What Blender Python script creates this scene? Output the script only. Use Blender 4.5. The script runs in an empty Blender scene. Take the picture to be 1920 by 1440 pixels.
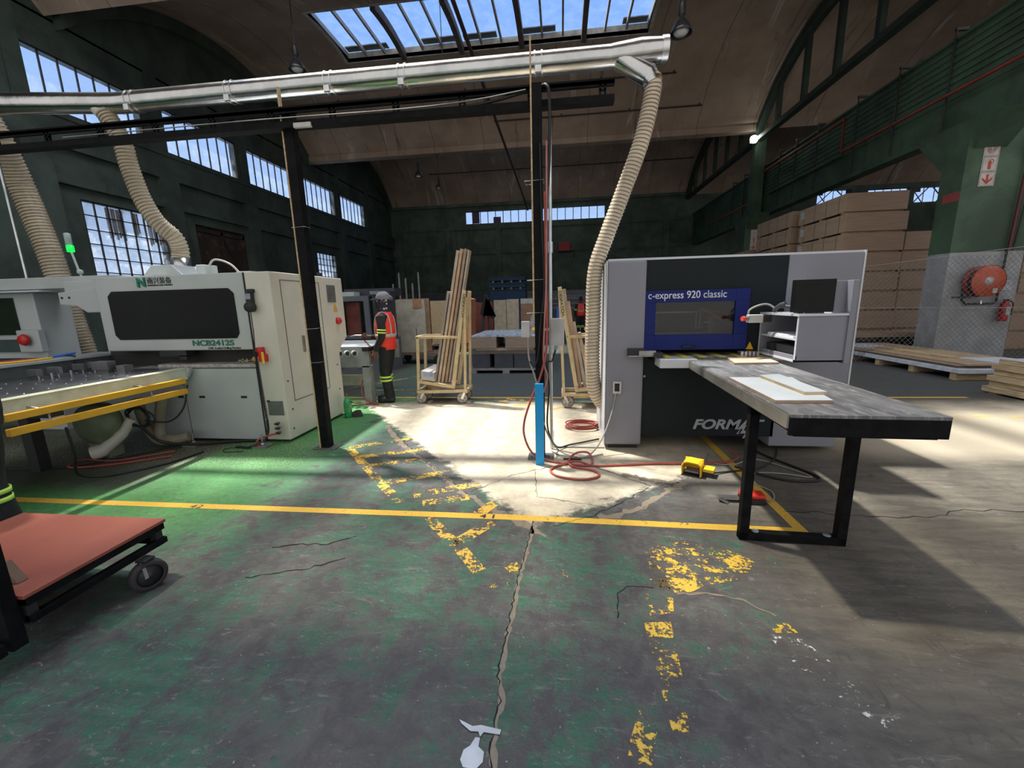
import bpy, bmesh, math, random
from mathutils import Vector, Matrix, Euler
random.seed(7)
sc = bpy.context.scene
COL = sc.collection
PI = math.pi
def R(d): return math.radians(d)

# ------------------------------------------------------------------ camera
cam_d = bpy.data.cameras.new('camera'); cam = bpy.data.objects.new('camera', cam_d); COL.objects.link(cam)
cam_d.sensor_fit = 'HORIZONTAL'; cam_d.sensor_width = 36.0; cam_d.lens = 36.0 * 770.0 / 1920.0
cam_d.clip_start = 0.05; cam_d.clip_end = 200
P_, Y_, RO_ = R(11.18), R(6.96), R(-1.455)
fw = Vector((-math.sin(Y_) * math.cos(P_), math.cos(Y_) * math.cos(P_), -math.sin(P_)))
rt = Vector((math.cos(Y_), math.sin(Y_), 0)); up = rt.cross(fw)
rt, up = math.cos(RO_) * rt + math.sin(RO_) * up, -math.sin(RO_) * rt + math.cos(RO_) * up
M = Matrix((rt, up, -fw)).transposed().to_4x4(); M.translation = Vector((0, 0, 1.55))
cam.matrix_world = M
sc.camera = cam

# ------------------------------------------------------------------ sky, sun, fill lamps, exposure
sc.view_settings.view_transform = 'Standard'; sc.view_settings.look = 'None'
sc.view_settings.exposure = 0.0; sc.view_settings.gamma = 1.0; sc.view_settings.use_curve_mapping = False
w = bpy.data.worlds.new('sky'); sc.world = w; w.use_nodes = True
nt = w.node_tree; nt.nodes.clear()
tc = nt.nodes.new('ShaderNodeTexCoord'); sep = nt.nodes.new('ShaderNodeSeparateXYZ')
nt.links.new(tc.outputs['Generated'], sep.inputs[0])
mr = nt.nodes.new('ShaderNodeMapRange'); mr.inputs['From Min'].default_value = -0.05; mr.inputs['From Max'].default_value = -0.6
nt.links.new(sep.outputs['Y'], mr.inputs['Value'])
mz = nt.nodes.new('ShaderNodeMapRange'); mz.inputs['From Min'].default_value = 0.05; mz.inputs['From Max'].default_value = 0.6
nt.links.new(sep.outputs['Z'], mz.inputs['Value'])
blue = nt.nodes.new('ShaderNodeMix'); blue.data_type = 'RGBA'
blue.inputs[6].default_value = (0.62, 0.80, 1.12, 1); blue.inputs[7].default_value = (0.25, 0.50, 1.05, 1)
nt.links.new(mz.outputs[0], blue.inputs[0])
SKY_BACK = 0.90  # sky behind the camera whitened as added frontal fill
cl = nt.nodes.new('ShaderNodeMix'); cl.data_type = 'RGBA'
cl.inputs[7].default_value = (SKY_BACK, SKY_BACK * .98, SKY_BACK * .95, 1)
nt.links.new(mr.outputs[0], cl.inputs[0]); nt.links.new(blue.outputs[2], cl.inputs[6])
bg = nt.nodes.new('ShaderNodeBackground'); nt.links.new(cl.outputs[2], bg.inputs[0]); bg.inputs[1].default_value = 1.0
wo = nt.nodes.new('ShaderNodeOutputWorld'); nt.links.new(bg.outputs[0], wo.inputs[0])
sd = bpy.data.lights.new('sun', 'SUN'); sd.energy = 11.0; sd.angle = R(2.6); sd.color = (1.0, 0.93, 0.80)
sun = bpy.data.objects.new('sun', sd); COL.objects.link(sun)
sun.rotation_euler = Vector((0.36, -0.20, -1.0)).to_track_quat('-Z', 'Y').to_euler()
def area(name, loc, sx, sy, power, col, direction=(0, 0, -1), spread=180):
    d = bpy.data.lights.new(name, 'AREA'); d.shape = 'RECTANGLE'; d.size = sx; d.size_y = sy; d.energy = power
    d.color = col; d.spread = R(spread)
    o = bpy.data.objects.new(name, d); COL.objects.link(o); o.location = loc
    o.rotation_euler = Vector(direction).to_track_quat('-Z', 'Y').to_euler(); return o
area('skylight_fill', (-2.6, 6.0, 12.2), 11.0, 4.6, 1800, (1.0, 0.98, 0.95))  # fill lamp added over the unseen skylight, beside the sky's own light
area('side_bay_fill', (15.5, 8.0, 8.6), 9.0, 5.0, 300, (0.95, 0.97, 1.0))  # fill lamp added under the closed side bay roof, out of view

# ------------------------------------------------------------------ materials
def nodes(m):
    m.use_nodes = True; t = m.node_tree
    return t, t.nodes['Principled BSDF']
def N(t, typ, **kw):
    n = t.nodes.new(typ)
    for k, v in kw.items():
        if k.startswith('i_'): n.inputs[k[2:].replace('_', ' ')].default_value = v
        else: setattr(n, k, v)
    return n
def mathn(t, op, a, b=None, clamp=False):
    n = t.nodes.new('ShaderNodeMath'); n.operation = op; n.use_clamp = clamp
    for i, x in enumerate((a, b)):
        if x is None: continue
        if isinstance(x, (int, float)): n.inputs[i].default_value = x
        else: t.links.new(x, n.inputs[i])
    return n.outputs[0]
def mixc(t, f, a, b):
    n = t.nodes.new('ShaderNodeMix'); n.data_type = 'RGBA'
    for i, x in ((0, f), (6, a), (7, b)):
        if isinstance(x, (int, float)): n.inputs[i].default_value = x
        elif isinstance(x, tuple): n.inputs[i].default_value = (x[0], x[1], x[2], 1)
        else: t.links.new(x, n.inputs[i])
    return n.outputs[2]
def noise(t, vec, scale, detail=3, rough=.55, dist=0.0):
    n = t.nodes.new('ShaderNodeTexNoise'); n.inputs['Scale'].default_value = scale; n.inputs['Detail'].default_value = detail
    n.inputs['Roughness'].default_value = rough; n.inputs['Distortion'].default_value = dist
    t.links.new(vec, n.inputs['Vector']); return n.outputs['Fac']
def ramp(t, v, lo, hi):
    n = t.nodes.new('ShaderNodeMapRange'); n.interpolation_type = 'SMOOTHSTEP'
    n.inputs['From Min'].default_value = lo; n.inputs['From Max'].default_value = hi
    t.links.new(v, n.inputs['Value']); return n.outputs[0]
def pos(t, scale=(1, 1, 1), obj=False):
    if obj: c = t.nodes.new('ShaderNodeTexCoord').outputs['Object']
    else: c = t.nodes.new('ShaderNodeNewGeometry').outputs['Position']
    m = t.nodes.new('ShaderNodeMapping'); m.inputs['Scale'].default_value = scale
    t.links.new(c, m.inputs['Vector']); return m.outputs[0]
MATS = {}
def mat(name, col, rough=.5, metal=0.0, var=.12, vs=6.0, bump=0.0, bs=40.0, col2=None, c2=(.5, .62), stretch=(1, 1, 1), emit=None, spec=.5):
    if name in MATS: return MATS[name]
    m = bpy.data.materials.new(name); t, p = nodes(m)
    p.inputs['Roughness'].default_value = rough; p.inputs['Metallic'].default_value = metal
    p.inputs['Specular IOR Level'].default_value = spec
    v = pos(t, stretch, obj=True)
    f = noise(t, v, vs, 4)
    dark = tuple(c * (1 - var) for c in col); lite = tuple(min(1, c * (1 + var)) for c in col)
    c = mixc(t, ramp(t, f, .35, .65), dark, lite)
    if col2:
        g = noise(t, v, vs * 2.3, 5, .65, .5); c = mixc(t, ramp(t, g, *c2), c, col2)
    t.links.new(c, p.inputs['Base Color'])
    if bump:
        b = t.nodes.new('ShaderNodeBump'); b.inputs['Strength'].default_value = bump; b.inputs['Distance'].default_value = .01
        t.links.new(noise(t, v, bs, 3), b.inputs['Height']); t.links.new(b.outputs[0], p.inputs['Normal'])
    if emit:
        p.inputs['Emission Color'].default_value = (*emit[0], 1); p.inputs['Emission Strength'].default_value = emit[1]
    MATS[name] = m; return m

# floor
def floor_mat():
    m = bpy.data.materials.new('floor_paint'); t, p = nodes(m)
    v = pos(t); s = t.nodes.new('ShaderNodeSeparateXYZ'); t.links.new(v, s.inputs[0]); X, Y = s.outputs[0], s.outputs[1]
    n1 = noise(t, v, 1.3, 6, .65, .3); n2 = noise(t, v, 6.5, 7, .72, .25); n3 = noise(t, v, 22, 4, .7)
    vs = pos(t, (1.0, 5.0, 1)); n4 = noise(t, vs, 3.0, 5, .7, .4)
    mix12 = mathn(t, 'ADD', mathn(t, 'MULTIPLY', n1, .5), mathn(t, 'MULTIPLY', n2, .5))
    # where the green paint survives: most to the left, hardly to the right
    bias = mathn(t, 'MULTIPLY', ramp(t, X, .2, 1.9), -.15)
    biasl = mathn(t, 'MULTIPLY', mathn(t, 'MULTIPLY', ramp(t, X, -2.0, -3.2), ramp(t, Y, 1.9, 2.6)), .2)
    g = ramp(t, mathn(t, 'ADD', mathn(t, 'ADD', mix12, bias), biasl), .46, .56)
    g = mathn(t, 'MULTIPLY', g, mathn(t, 'ADD', .45, mathn(t, 'MULTIPLY', ramp(t, n3, .35, .6), .55)))
    green = mixc(t, ramp(t, n4, .35, .7), (.020, .085, .052), (.042, .135, .080))
    green = mixc(t, mathn(t, 'MULTIPLY', ramp(t, X, -1.9, -3.1), ramp(t, Y, 1.9, 2.7)), green, (.055, .25, .055))  # fresher paint at left, its sunlit brightness mixed into the green
    fk = noise(t, pos(t, (1.0, 2.2, 1)), 17, 5, .75, .8); green = mixc(t, mathn(t, 'MULTIPLY', ramp(t, fk, .60, .66), .6), green, (.12, .27, .21))
    grey = mixc(t, ramp(t, n2, .35, .65), (.052, .048, .050), (.110, .100, .094))
    brown = mixc(t, ramp(t, n4, .3, .7), (.085, .075, .060), (.150, .130, .102))
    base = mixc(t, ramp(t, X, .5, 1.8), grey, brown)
    sc_ = noise(t, pos(t, (1.6, .55, 1)), 9, 6, .78, 1.2); base = mixc(t, mathn(t, 'MULTIPLY', ramp(t, sc_, .54, .66), .6), base, (.055, .050, .047))
    col = mixc(t, g, base, green)
    sc2 = noise(t, pos(t, (.5, 1.7, 1)), 13, 6, .8, 1.5); col = mixc(t, mathn(t, 'MULTIPLY', ramp(t, sc2, .585, .64), .45), col, (.25, .235, .21))
    # bare tan concrete wedge between the machines
    a1 = mathn(t, 'MULTIPLY', mathn(t, 'SUBTRACT', -.2, X), 1.17)
    a2 = mathn(t, 'MULTIPLY', mathn(t, 'ADD', X, .2), .72)
    wv = mathn(t, 'SUBTRACT', mathn(t, 'SUBTRACT', Y, 2.62), mathn(t, 'MAXIMUM', a1, a2))
    wv = mathn(t, 'ADD', wv, mathn(t, 'MULTIPLY', mathn(t, 'SUBTRACT', n2, .5), .55))
    wm = mathn(t, 'MULTIPLY', ramp(t, wv, -.04, .10), ramp(t, Y, 6.5, 6.0))
    wm = mathn(t, 'MULTIPLY', wm, ramp(t, X, 1.9, 1.2))
    tan = mixc(t, ramp(t, n2, .3, .7), (.44, .37, .27), (.66, .57, .43))
    tan = mixc(t, ramp(t, n3, .62, .72), tan, (.30, .26, .21))
    col = mixc(t, mathn(t, 'MULTIPLY', wm, .92), col, tan)
    # paler tan strip across the floor on the right
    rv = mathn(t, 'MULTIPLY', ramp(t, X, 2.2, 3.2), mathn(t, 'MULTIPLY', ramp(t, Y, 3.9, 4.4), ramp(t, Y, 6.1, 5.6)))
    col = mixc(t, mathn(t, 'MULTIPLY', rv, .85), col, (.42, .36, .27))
    # smooth grey green slab far back
    col = mixc(t, mathn(t, 'MULTIPLY', ramp(t, mathn(t, 'ADD', Y, n1), 6.9, 7.3), .85), col, (.060, .068, .070))
    du = mathn(t, 'MULTIPLY', ramp(t, mathn(t, 'ADD', X, mathn(t, 'MULTIPLY', n1, .6)), -3.35, -3.75), ramp(t, mathn(t, 'ADD', Y, mathn(t, 'MULTIPLY', n2, .4)), 2.95, 3.35)); col = mixc(t, mathn(t, 'MULTIPLY', du, .9), col, (.055, .048, .038))  # dark brown floor at left, with the feed bed's shade painted into it
    # chips, dust, black specks
    sp = noise(t, v, 60, 2, .5); col = mixc(t, mathn(t, 'MULTIPLY', ramp(t, sp, .70, .76), .7), col, (.42, .40, .36))
    sd2 = mathn(t, 'MULTIPLY', ramp(t, noise(t, v, 75, 2, .6), .585, .64), mathn(t, 'MULTIPLY', ramp(t, X, -2.2, -3.0), mathn(t, 'MULTIPLY', ramp(t, Y, 3.2, 3.8), ramp(t, Y, 4.6, 4.2)))); col = mixc(t, sd2, col, (.60, .52, .34))
    sp2 = noise(t, pos(t, (1, 1.2, 3)), 36, 3, .6); col = mixc(t, mathn(t, 'MULTIPLY', ramp(t, sp2, .66, .74), .6), col, (.035, .033, .03))
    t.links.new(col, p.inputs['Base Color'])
    rr = mathn(t, 'ADD', .42, mathn(t, 'MULTIPLY', n2, .35)); t.links.new(rr, p.inputs['Roughness'])
    b = t.nodes.new('ShaderNodeBump'); b.inputs['Strength'].default_value = .5; b.inputs['Distance'].default_value = .012
    hh = mathn(t, 'ADD', mathn(t, 'MULTIPLY', n3, .6), mathn(t, 'ADD', n2, mathn(t, 'MULTIPLY', g, .25)))
    t.links.new(hh, b.inputs['Height']); t.links.new(b.outputs[0], p.inputs['Normal'])
    return m
def worn_paint(name, col, keep):
    m = bpy.data.materials.new(name); t, p = nodes(m); v = pos(t)
    n2 = noise(t, v, 7, 5, .7, .6); n3 = noise(t, v, 45, 4, .7)
    c = mixc(t, ramp(t, n3, .3, .7), tuple(x * .8 for x in col), col); t.links.new(c, p.inputs['Base Color'])
    p.inputs['Roughness'].default_value = .55
    s = mathn(t, 'ADD', mathn(t, 'MULTIPLY', n2, .6), mathn(t, 'MULTIPLY', n3, .4))
    t.links.new(ramp(t, s, .62 - keep, .65 - keep), p.inputs['Alpha']); return m
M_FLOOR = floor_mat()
M_YEL = worn_paint('line_paint', (.78, .47, .06), .24)
M_YELW = worn_paint('worn_line_paint', (.76, .46, .07), .125)
M_YELM = worn_paint('half_worn_line_paint', (.76, .48, .06), .100)
M_YELX = worn_paint('flaked_line_paint', (.72, .47, .05), .085)
M_WHITEX = worn_paint('white_flakes', (.7, .68, .6), .075)
def ceil_mat():
    m = bpy.data.materials.new('ceiling_board'); t, p = nodes(m); v = pos(t)
    a = noise(t, v, .5, 5, .6); c = mixc(t, ramp(t, a, .3, .7), (.31, .222, .168), (.45, .330, .255))
    s = noise(t, pos(t, (1.0, .16, .16)), 1.5, 6, .72, .8); c = mixc(t, mathn(t, 'MULTIPLY', ramp(t, s, .585, .65), .75), c, (.55, .49, .43))
    s2 = noise(t, pos(t, (2.2, .3, .3)), .9, 4, .7, .5); c = mixc(t, mathn(t, 'MULTIPLY', ramp(t, s2, .58, .75), .7), c, (.05, .04, .035))
    wv = t.nodes.new('ShaderNodeTexWave'); wv.bands_direction = 'X'; wv.inputs['Scale'].default_value = .13; wv.inputs['Distortion'].default_value = 0
    t.links.new(v, wv.inputs['Vector']); c = mixc(t, mathn(t, 'MULTIPLY', ramp(t, wv.outputs['Fac'], .9985, 1.0), .5), c, (.06, .05, .04))
    t.links.new(c, p.inputs['Base Color']); p.inputs['Roughness'].default_value = .85; return m
M_CEIL = ceil_mat()
def wall_mat(name, green, white_below=None, white=(.42, .42, .44)):
    m = bpy.data.materials.new(name); t, p = nodes(m); v = pos(t)
    a = noise(t, v, .7, 6, .65, .4); c = mixc(t, ramp(t, a, .3, .7), tuple(x * .6 for x in green), tuple(x * 1.35 for x in green))
    f = noise(t, v, 5, 6, .8, .6); c = mixc(t, mathn(t, 'MULTIPLY', ramp(t, f, .665, .70), .5), c, (.25, .26, .24))
    d = noise(t, pos(t, (1.2, 1.2, .12)), 2, 4, .7); c = mixc(t, mathn(t, 'MULTIPLY', ramp(t, d, .56, .75), .6), c, tuple(x * .25 for x in green))
    if white_below:
        s = t.nodes.new('ShaderNodeSeparateXYZ'); t.links.new(v, s.inputs[0])
        z = mathn(t, 'ADD', s.outputs[2], mathn(t, 'MULTIPLY', mathn(t, 'SUBTRACT', noise(t, v, 14, 3), .5), .02))
        wc = mixc(t, ramp(t, noise(t, v, 3, 6, .7), .35, .7), tuple(x * .72 for x in white), white)
        c = mixc(t, ramp(t, z, white_below + .004, white_below - .004), c, wc)
    t.links.new(c, p.inputs['Base Color']); p.inputs['Roughness'].default_value = .7
    b = t.nodes.new('ShaderNodeBump'); b.inputs['Strength'].default_value = .35; b.inputs['Distance'].default_value = .03
    t.links.new(noise(t, v, 9, 5, .7), b.inputs['Height']); t.links.new(b.outputs[0], p.inputs['Normal']); return m
M_WALL = wall_mat('dark_green_wall', (.058, .080, .066))
M_WALLB = wall_mat('back_wall_paint', (.080, .110, .085), 2.38, (.30, .31, .34))
M_BEAM = wall_mat('green_beam_paint', (.060, .108, .066))
M_PILL = wall_mat('pillar_paint', (.055, .10, .06), 2.42, (.36, .37, .39))
def glass_mat(name, tint, trans):
    m = bpy.data.materials.new(name); m.use_nodes = True; t = m.node_tree; t.nodes.clear()
    o = t.nodes.new('ShaderNodeOutputMaterial'); a = t.nodes.new('ShaderNodeBsdfTransparent'); a.inputs[0].default_value = (*tint, 1)
    g = t.nodes.new('ShaderNodeBsdfTranslucent'); g.inputs[0].default_value = (.75, .8, .88, 1)
    v = pos(t); f = mathn(t, 'MULTIPLY', ramp(t, noise(t, v, 2.2, 5, .7), .35, .75), trans * 1.6, True)
    mx = t.nodes.new('ShaderNodeMixShader'); t.links.new(f, mx.inputs[0]); t.links.new(a.outputs[0], mx.inputs[1]); t.links.new(g.outputs[0], mx.inputs[2])
    gl = t.nodes.new('ShaderNodeBsdfGlossy'); gl.inputs['Roughness'].default_value = .1; m2 = t.nodes.new('ShaderNodeMixShader'); m2.inputs[0].default_value = .04
    t.links.new(mx.outputs[0], m2.inputs[1]); t.links.new(gl.outputs[0], m2.inputs[2]); t.links.new(m2.outputs[0], o.inputs[0]); return m
M_GLASS = glass_mat('skylight_glass', (.93, .96, 1.0), .015)
M_GLASSD = glass_mat('sun_dimming_glass', (.62, .62, .60), .2)  # added dim pane in the unseen skylight, weakens sun on the near floor
M_GLASSW = glass_mat('window_glass', (.95, .97, 1.0), .10)
M_CLEAR = glass_mat('machine_window_glass', (.62, .62, .62), .02)
def board_mat(name, face, edge):
    return mat(name, face, .6, var=.1, vs=9, stretch=(1, 1, 6))
black = mat('black_steel', (.007, .007, .008), .6, .0, .3, 12, .15, 60, spec=.10)
dark = mat('dark_metal', (.03, .03, .032), .45, .3)
rubber = mat('black_rubber', (.015, .015, .015), .8)
cable_b = mat('black_cable', (.012, .012, .012), .55)
cable_g = mat('grey_cable', (.32, .31, .28), .55)
hose_r = mat('red_hose', (.36, .07, .055), .5)
galv = mat('galvanised_steel', (.62, .63, .63), .30, 1.0, .15, 5, .3, 8)
ductm = mat('duct_sheet', (.56, .56, .56), .20, 1.0, .10, 3, .55, 4)
hosem = mat('ribbed_hose', (.50, .43, .32), .55, 0, .12, 3)
hosem_r = mat('ribbed_hose_sunlit', (.66, .55, .42), .5, 0, .1, 3)  # warmer copy of the hose colour, with sunlight put into it
white = mat('white_enamel', (.43, .46, .46), .32, 0, .04, 2)
cream = mat('cream_bounce_lit_enamel', (.60, .58, .50), .35, 0, .05, 2)  # on the white cabinet, warm floor bounce is put into this cream
seam = mat('seam_black', (.02, .02, .02), .7)
grey_l = mat('lavender_grey_enamel', (.215, .215, .25), .45, 0, .04, 2)
grey_w = mat('pale_grey_enamel', (.58, .60, .64), .35, 0, .05, 2)
anth = mat('anthracite_enamel', (.013, .017, .020), .55, 0, .08, 2, spec=.15)
bluem = mat('deep_blue_enamel', (.013, .022, .135), .5, 0, .06, 3, spec=.15)
glassd = mat('dark_machine_glass', (.004, .005, .006), .25, 0, .2, 3, spec=.12)
yellow = mat('yellow_enamel', (.72, .36, .02), .4, 0, .08, 4)
yel_p = mat('yellow_plastic', (.85, .50, .02), .4, 0, .05, 4)
red_p = mat('red_plastic', (.55, .02, .02), .4, 0, .05, 4)
greenm = mat('print_green', (.0, .16, .10), .5)
blackp = mat('print_black', (.02, .02, .022), .5)
greyp = mat('print_grey', (.30, .31, .33), .5)
printw = mat('print_white', (.62, .63, .68), .5)
cartm = mat('cart_cream_paint', (.55, .43, .25), .5, 0, .12, 8, col2=(.22, .12, .05), c2=(.66, .72))
wood = mat('raw_pine', (.50, .36, .20), .65, 0, .18, 5, stretch=(1, 1, 8))
mdf = mat('mdf_edge', (.29, .195, .14), .75, 0, .07, 3, stretch=(.6, .6, 5))
mdf_l = mat('mdf_lit_face', (.46, .325, .215), .75, 0, .06, 3, stretch=(.6, .6, 4))  # lit copy of the fibreboard brown, painted on the packs' left faces
ply = mat('board_edge_brown', (.36, .25, .17), .7, 0, .12, 8)
plyt = mat('board_face_tan', (.46, .36, .26), .6, 0, .08, 5)
whiteb = mat('white_board_face', (.62, .66, .70), .35, 0, .04, 3)
worktop = mat('worn_worktop', (.14, .14, .145), .5, 0, .25, 3, col2=(.30, .29, .29), c2=(.52, .68), stretch=(5, 1, 1))
orange = mat('terracotta_board', (.30, .080, .052), .5, 0, .06, 3)
orange_l = mat('orange_board', (.62, .25, .15), .55, 0, .08, 3)
steel = mat('brushed_steel', (.42, .42, .43), .35, .9)
conc = mat('curb_concrete', (.42, .40, .36), .85, 0, .25, 3, .3, 20)
ribm = mat('skylight_rib', (.12, .095, .085), .8, 0, .2, 3)
pallet_b = mat('blue_pallet_paint', (.02, .07, .17), .6, 0, .3, 5, col2=(.12, .16, .2), c2=(.6, .7), stretch=(1, 4, 8))

# ------------------------------------------------------------------ mesh builder
class MB:
    def __init__(s): s.v = []; s.f = []; s.smooth = []
    def add(s, vs, fs, smooth=False):
        b = len(s.v); s.v += [tuple(x) for x in vs]
        for f in fs: s.f.append([b + i for i in f]); s.smooth.append(smooth)
        return s
    def box(s, x0, x1, y0, y1, z0, z1, M=None):
        vs = [Vector(p) for p in ((x0, y0, z0), (x1, y0, z0), (x1, y1, z0), (x0, y1, z0), (x0, y0, z1), (x1, y0, z1), (x1, y1, z1), (x0, y1, z1))]
        if M: vs = [M @ p for p in vs]
        return s.add(vs, [(0, 3, 2, 1), (4, 5, 6, 7), (0, 1, 5, 4), (1, 2, 6, 5), (2, 3, 7, 6), (3, 0, 4, 7)])
    def bar(s, a, b, wd, ht, upv=(0, 0, 1)):
        a, b = Vector(a), Vector(b); d = (b - a); L = d.length; d.normalize(); u = Vector(upv)
        if abs(d.dot(u)) > .95: u = Vector((0, 1, 0))
        x = d.cross(u).normalized(); y = x.cross(d).normalized()
        M = Matrix((x, d, y)).transposed().to_4x4(); M.translation = a
        return s.box(-wd / 2, wd / 2, 0, L, -ht / 2, ht / 2, M)
    def prism(s, poly, y0, y1, axis='y'):
        n = len(poly)
        def P(a, b, c): return {'y': (a, c, b), 'x': (c, a, b), 'z': (a, b, c)}[axis]
        vs = [P(a, b, y0) for a, b in poly] + [P(a, b, y1) for a, b in poly]
        return s.add(vs, [list(range(n)), list(range(2 * n - 1, n - 1, -1))] + [(i, i + n, (i + 1) % n + n, (i + 1) % n) for i in range(n)])
    def tube(s, pts, r, n=10, caps=True):
        pts = [Vector(p) for p in pts]; rs = r if isinstance(r, (list, tuple)) else [r] * len(pts)
        vs = []; u = None
        for i, p in enumerate(pts):
            d = (pts[min(i + 1, len(pts) - 1)] - pts[max(i - 1, 0)]).normalized()
            if u is None: u = d.orthogonal().normalized()
            u = (u - d * u.dot(d))
            u = u.normalized() if u.length > 1e-6 else d.orthogonal().normalized()
            q = d.cross(u)
            for k in range(n):
                a = 2 * PI * k / n; vs.append(p + (u * math.cos(a) + q * math.sin(a)) * rs[i])
        fs = []
        for i in range(len(pts) - 1):
            for k in range(n):
                k2 = (k + 1) % n; fs.append((i * n + k, i * n + k2, (i + 1) * n + k2, (i + 1) * n + k))
        s.add(vs, fs, True)
        if caps: s.add(vs[:n][::-1], [tuple(range(n))]); s.add(vs[-n:], [tuple(range(n))])
        return s
    def rings(s, rs, n=20):
        # rs: (cx, cy, cz, rx, ry) horizontal rings
        vs = []
        for (cx, cy, cz, rx, ry) in rs:
            for k in range(n):
                a = 2 * PI * k / n; vs.append((cx + rx * math.cos(a), cy + ry * math.sin(a), cz))
        fs = [(i * n + k, i * n + (k + 1) % n, (i + 1) * n + (k + 1) % n, (i + 1) * n + k) for i in range(len(rs) - 1) for k in range(n)]
        s.add(vs, fs, True); s.add(vs[:n][::-1], [tuple(range(n))], True); s.add(vs[-n:], [tuple(range(n))], True); return s
    def cyl(s, a, b, r, n=20): return s.tube([a, b], r, n)
    def lathe(s, prof, M=None, n=24):
        # prof: (r, z)
        vs = []
        for r_, z in prof:
            for k in range(n):
                a = 2 * PI * k / n; p = Vector((r_ * math.cos(a), r_ * math.sin(a), z)); vs.append(M @ p if M else p)
        fs = [(i * n + k, i * n + (k + 1) % n, (i + 1) * n + (k + 1) % n, (i + 1) * n + k) for i in range(len(prof) - 1) for k in range(n)]
        return s.add(vs, fs, True)
    def build(s, name, m, parent=None, bevel=0.0, remesh=0.0, sub=0):
        me = bpy.data.meshes.new(name)
        off = Vector((0, 0, 0))
        inv = None
        if parent is not None:
            q = parent; M = Matrix.Identity(4)
            while q is not None: M = q.matrix_basis @ M; q = q.parent
            inv = M.inverted()
        vs = [inv @ Vector(v) for v in s.v] if inv else s.v
        me.from_pydata([tuple(v) for v in vs], [], s.f); me.update()
        bm = bmesh.new(); bm.from_mesh(me); bmesh.ops.recalc_face_normals(bm, faces=bm.faces) if not remesh else None
        bm.to_mesh(me); bm.free()
        me.polygons.foreach_set('use_smooth', s.smooth)
        me.materials.append(m); o = bpy.data.objects.new(name, me); COL.objects.link(o)
        if parent is not None: o.parent = parent
        if remesh:
            r = o.modifiers.new('skin_surface', 'REMESH'); r.mode = 'VOXEL'; r.voxel_size = remesh; r.use_smooth_shade = True
            cs = o.modifiers.new('soften', 'SMOOTH'); cs.iterations = 3; cs.factor = .5
        if bevel:
            b = o.modifiers.new('edge', 'BEVEL'); b.width = bevel; b.segments = 2; b.limit_method = 'ANGLE'
        return o
def tag(o, label, cat, group=None, kind=None):
    if label: o['label'] = label
    if cat: o['category'] = cat
    if group: o['group'] = group
    if kind: o['kind'] = kind
    return o
def thing(name, label, cat, loc=(0, 0, 0), rz=0, group=None):
    o = bpy.data.objects.new(name, None); COL.objects.link(o); o.location = loc; o.rotation_euler = (0, 0, rz)
    o.empty_display_size = .1
    return tag(o, label, cat, group)
def struct(o, label=None):
    o['kind'] = 'structure'
    if label: o['label'] = label
    return o
def copy_tree(o, parent=None):
    c = o.copy(); COL.objects.link(c); c.parent = parent
    for ch in list(o.children): copy_tree(ch, c)
    return c
def text(name, s, size, m, parent, M, ext=.0015, shear=0.0, bold=0.0, sx=1.0):
    cu = bpy.data.curves.new(name + '_curve', 'FONT'); cu.body = s; cu.size = size; cu.extrude = ext; cu.shear = shear; cu.offset = bold
    tmp = bpy.data.objects.new('tmp_text', cu); COL.objects.link(tmp)
    bpy.context.view_layer.update()
    me = bpy.data.meshes.new_from_object(tmp.evaluated_get(bpy.context.evaluated_depsgraph_get()))
    bpy.data.objects.remove(tmp); me.name = name
    S = Matrix.Diagonal((sx, 1, 1, 1)); me.transform(M @ S)
    q = parent; MM = Matrix.Identity(4)
    while q is not None: MM = q.matrix_basis @ MM; q = q.parent
    me.transform(MM.inverted()); me.materials.clear(); me.materials.append(m)
    o = bpy.data.objects.new(name, me); COL.objects.link(o); o.parent = parent; return o
def face_y(x, y, z, rz=0): # text lying on a plane facing -y
    return Matrix.Translation((x, y, z)) @ Matrix.Rotation(rz, 4, 'Z') @ Matrix.Rotation(PI / 2, 4, 'X')
def curve_pts(ctrl, n=8):
    # Catmull-Rom through control points
    P = [Vector(p) for p in ctrl]; P = [2 * P[0] - P[1]] + P + [2 * P[-1] - P[-2]]; out = []
    for i in range(1, len(P) - 2):
        for k in range(n):
            u = k / n; a, b, c, d = P[i - 1], P[i], P[i + 1], P[i + 2]
            out.append(.5 * ((2 * b) + (c - a) * u + (2 * a - 5 * b + 4 * c - d) * u * u + (3 * b - a - 3 * c + d) * u ** 3))
    out.append(P[-2]); return out
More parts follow.
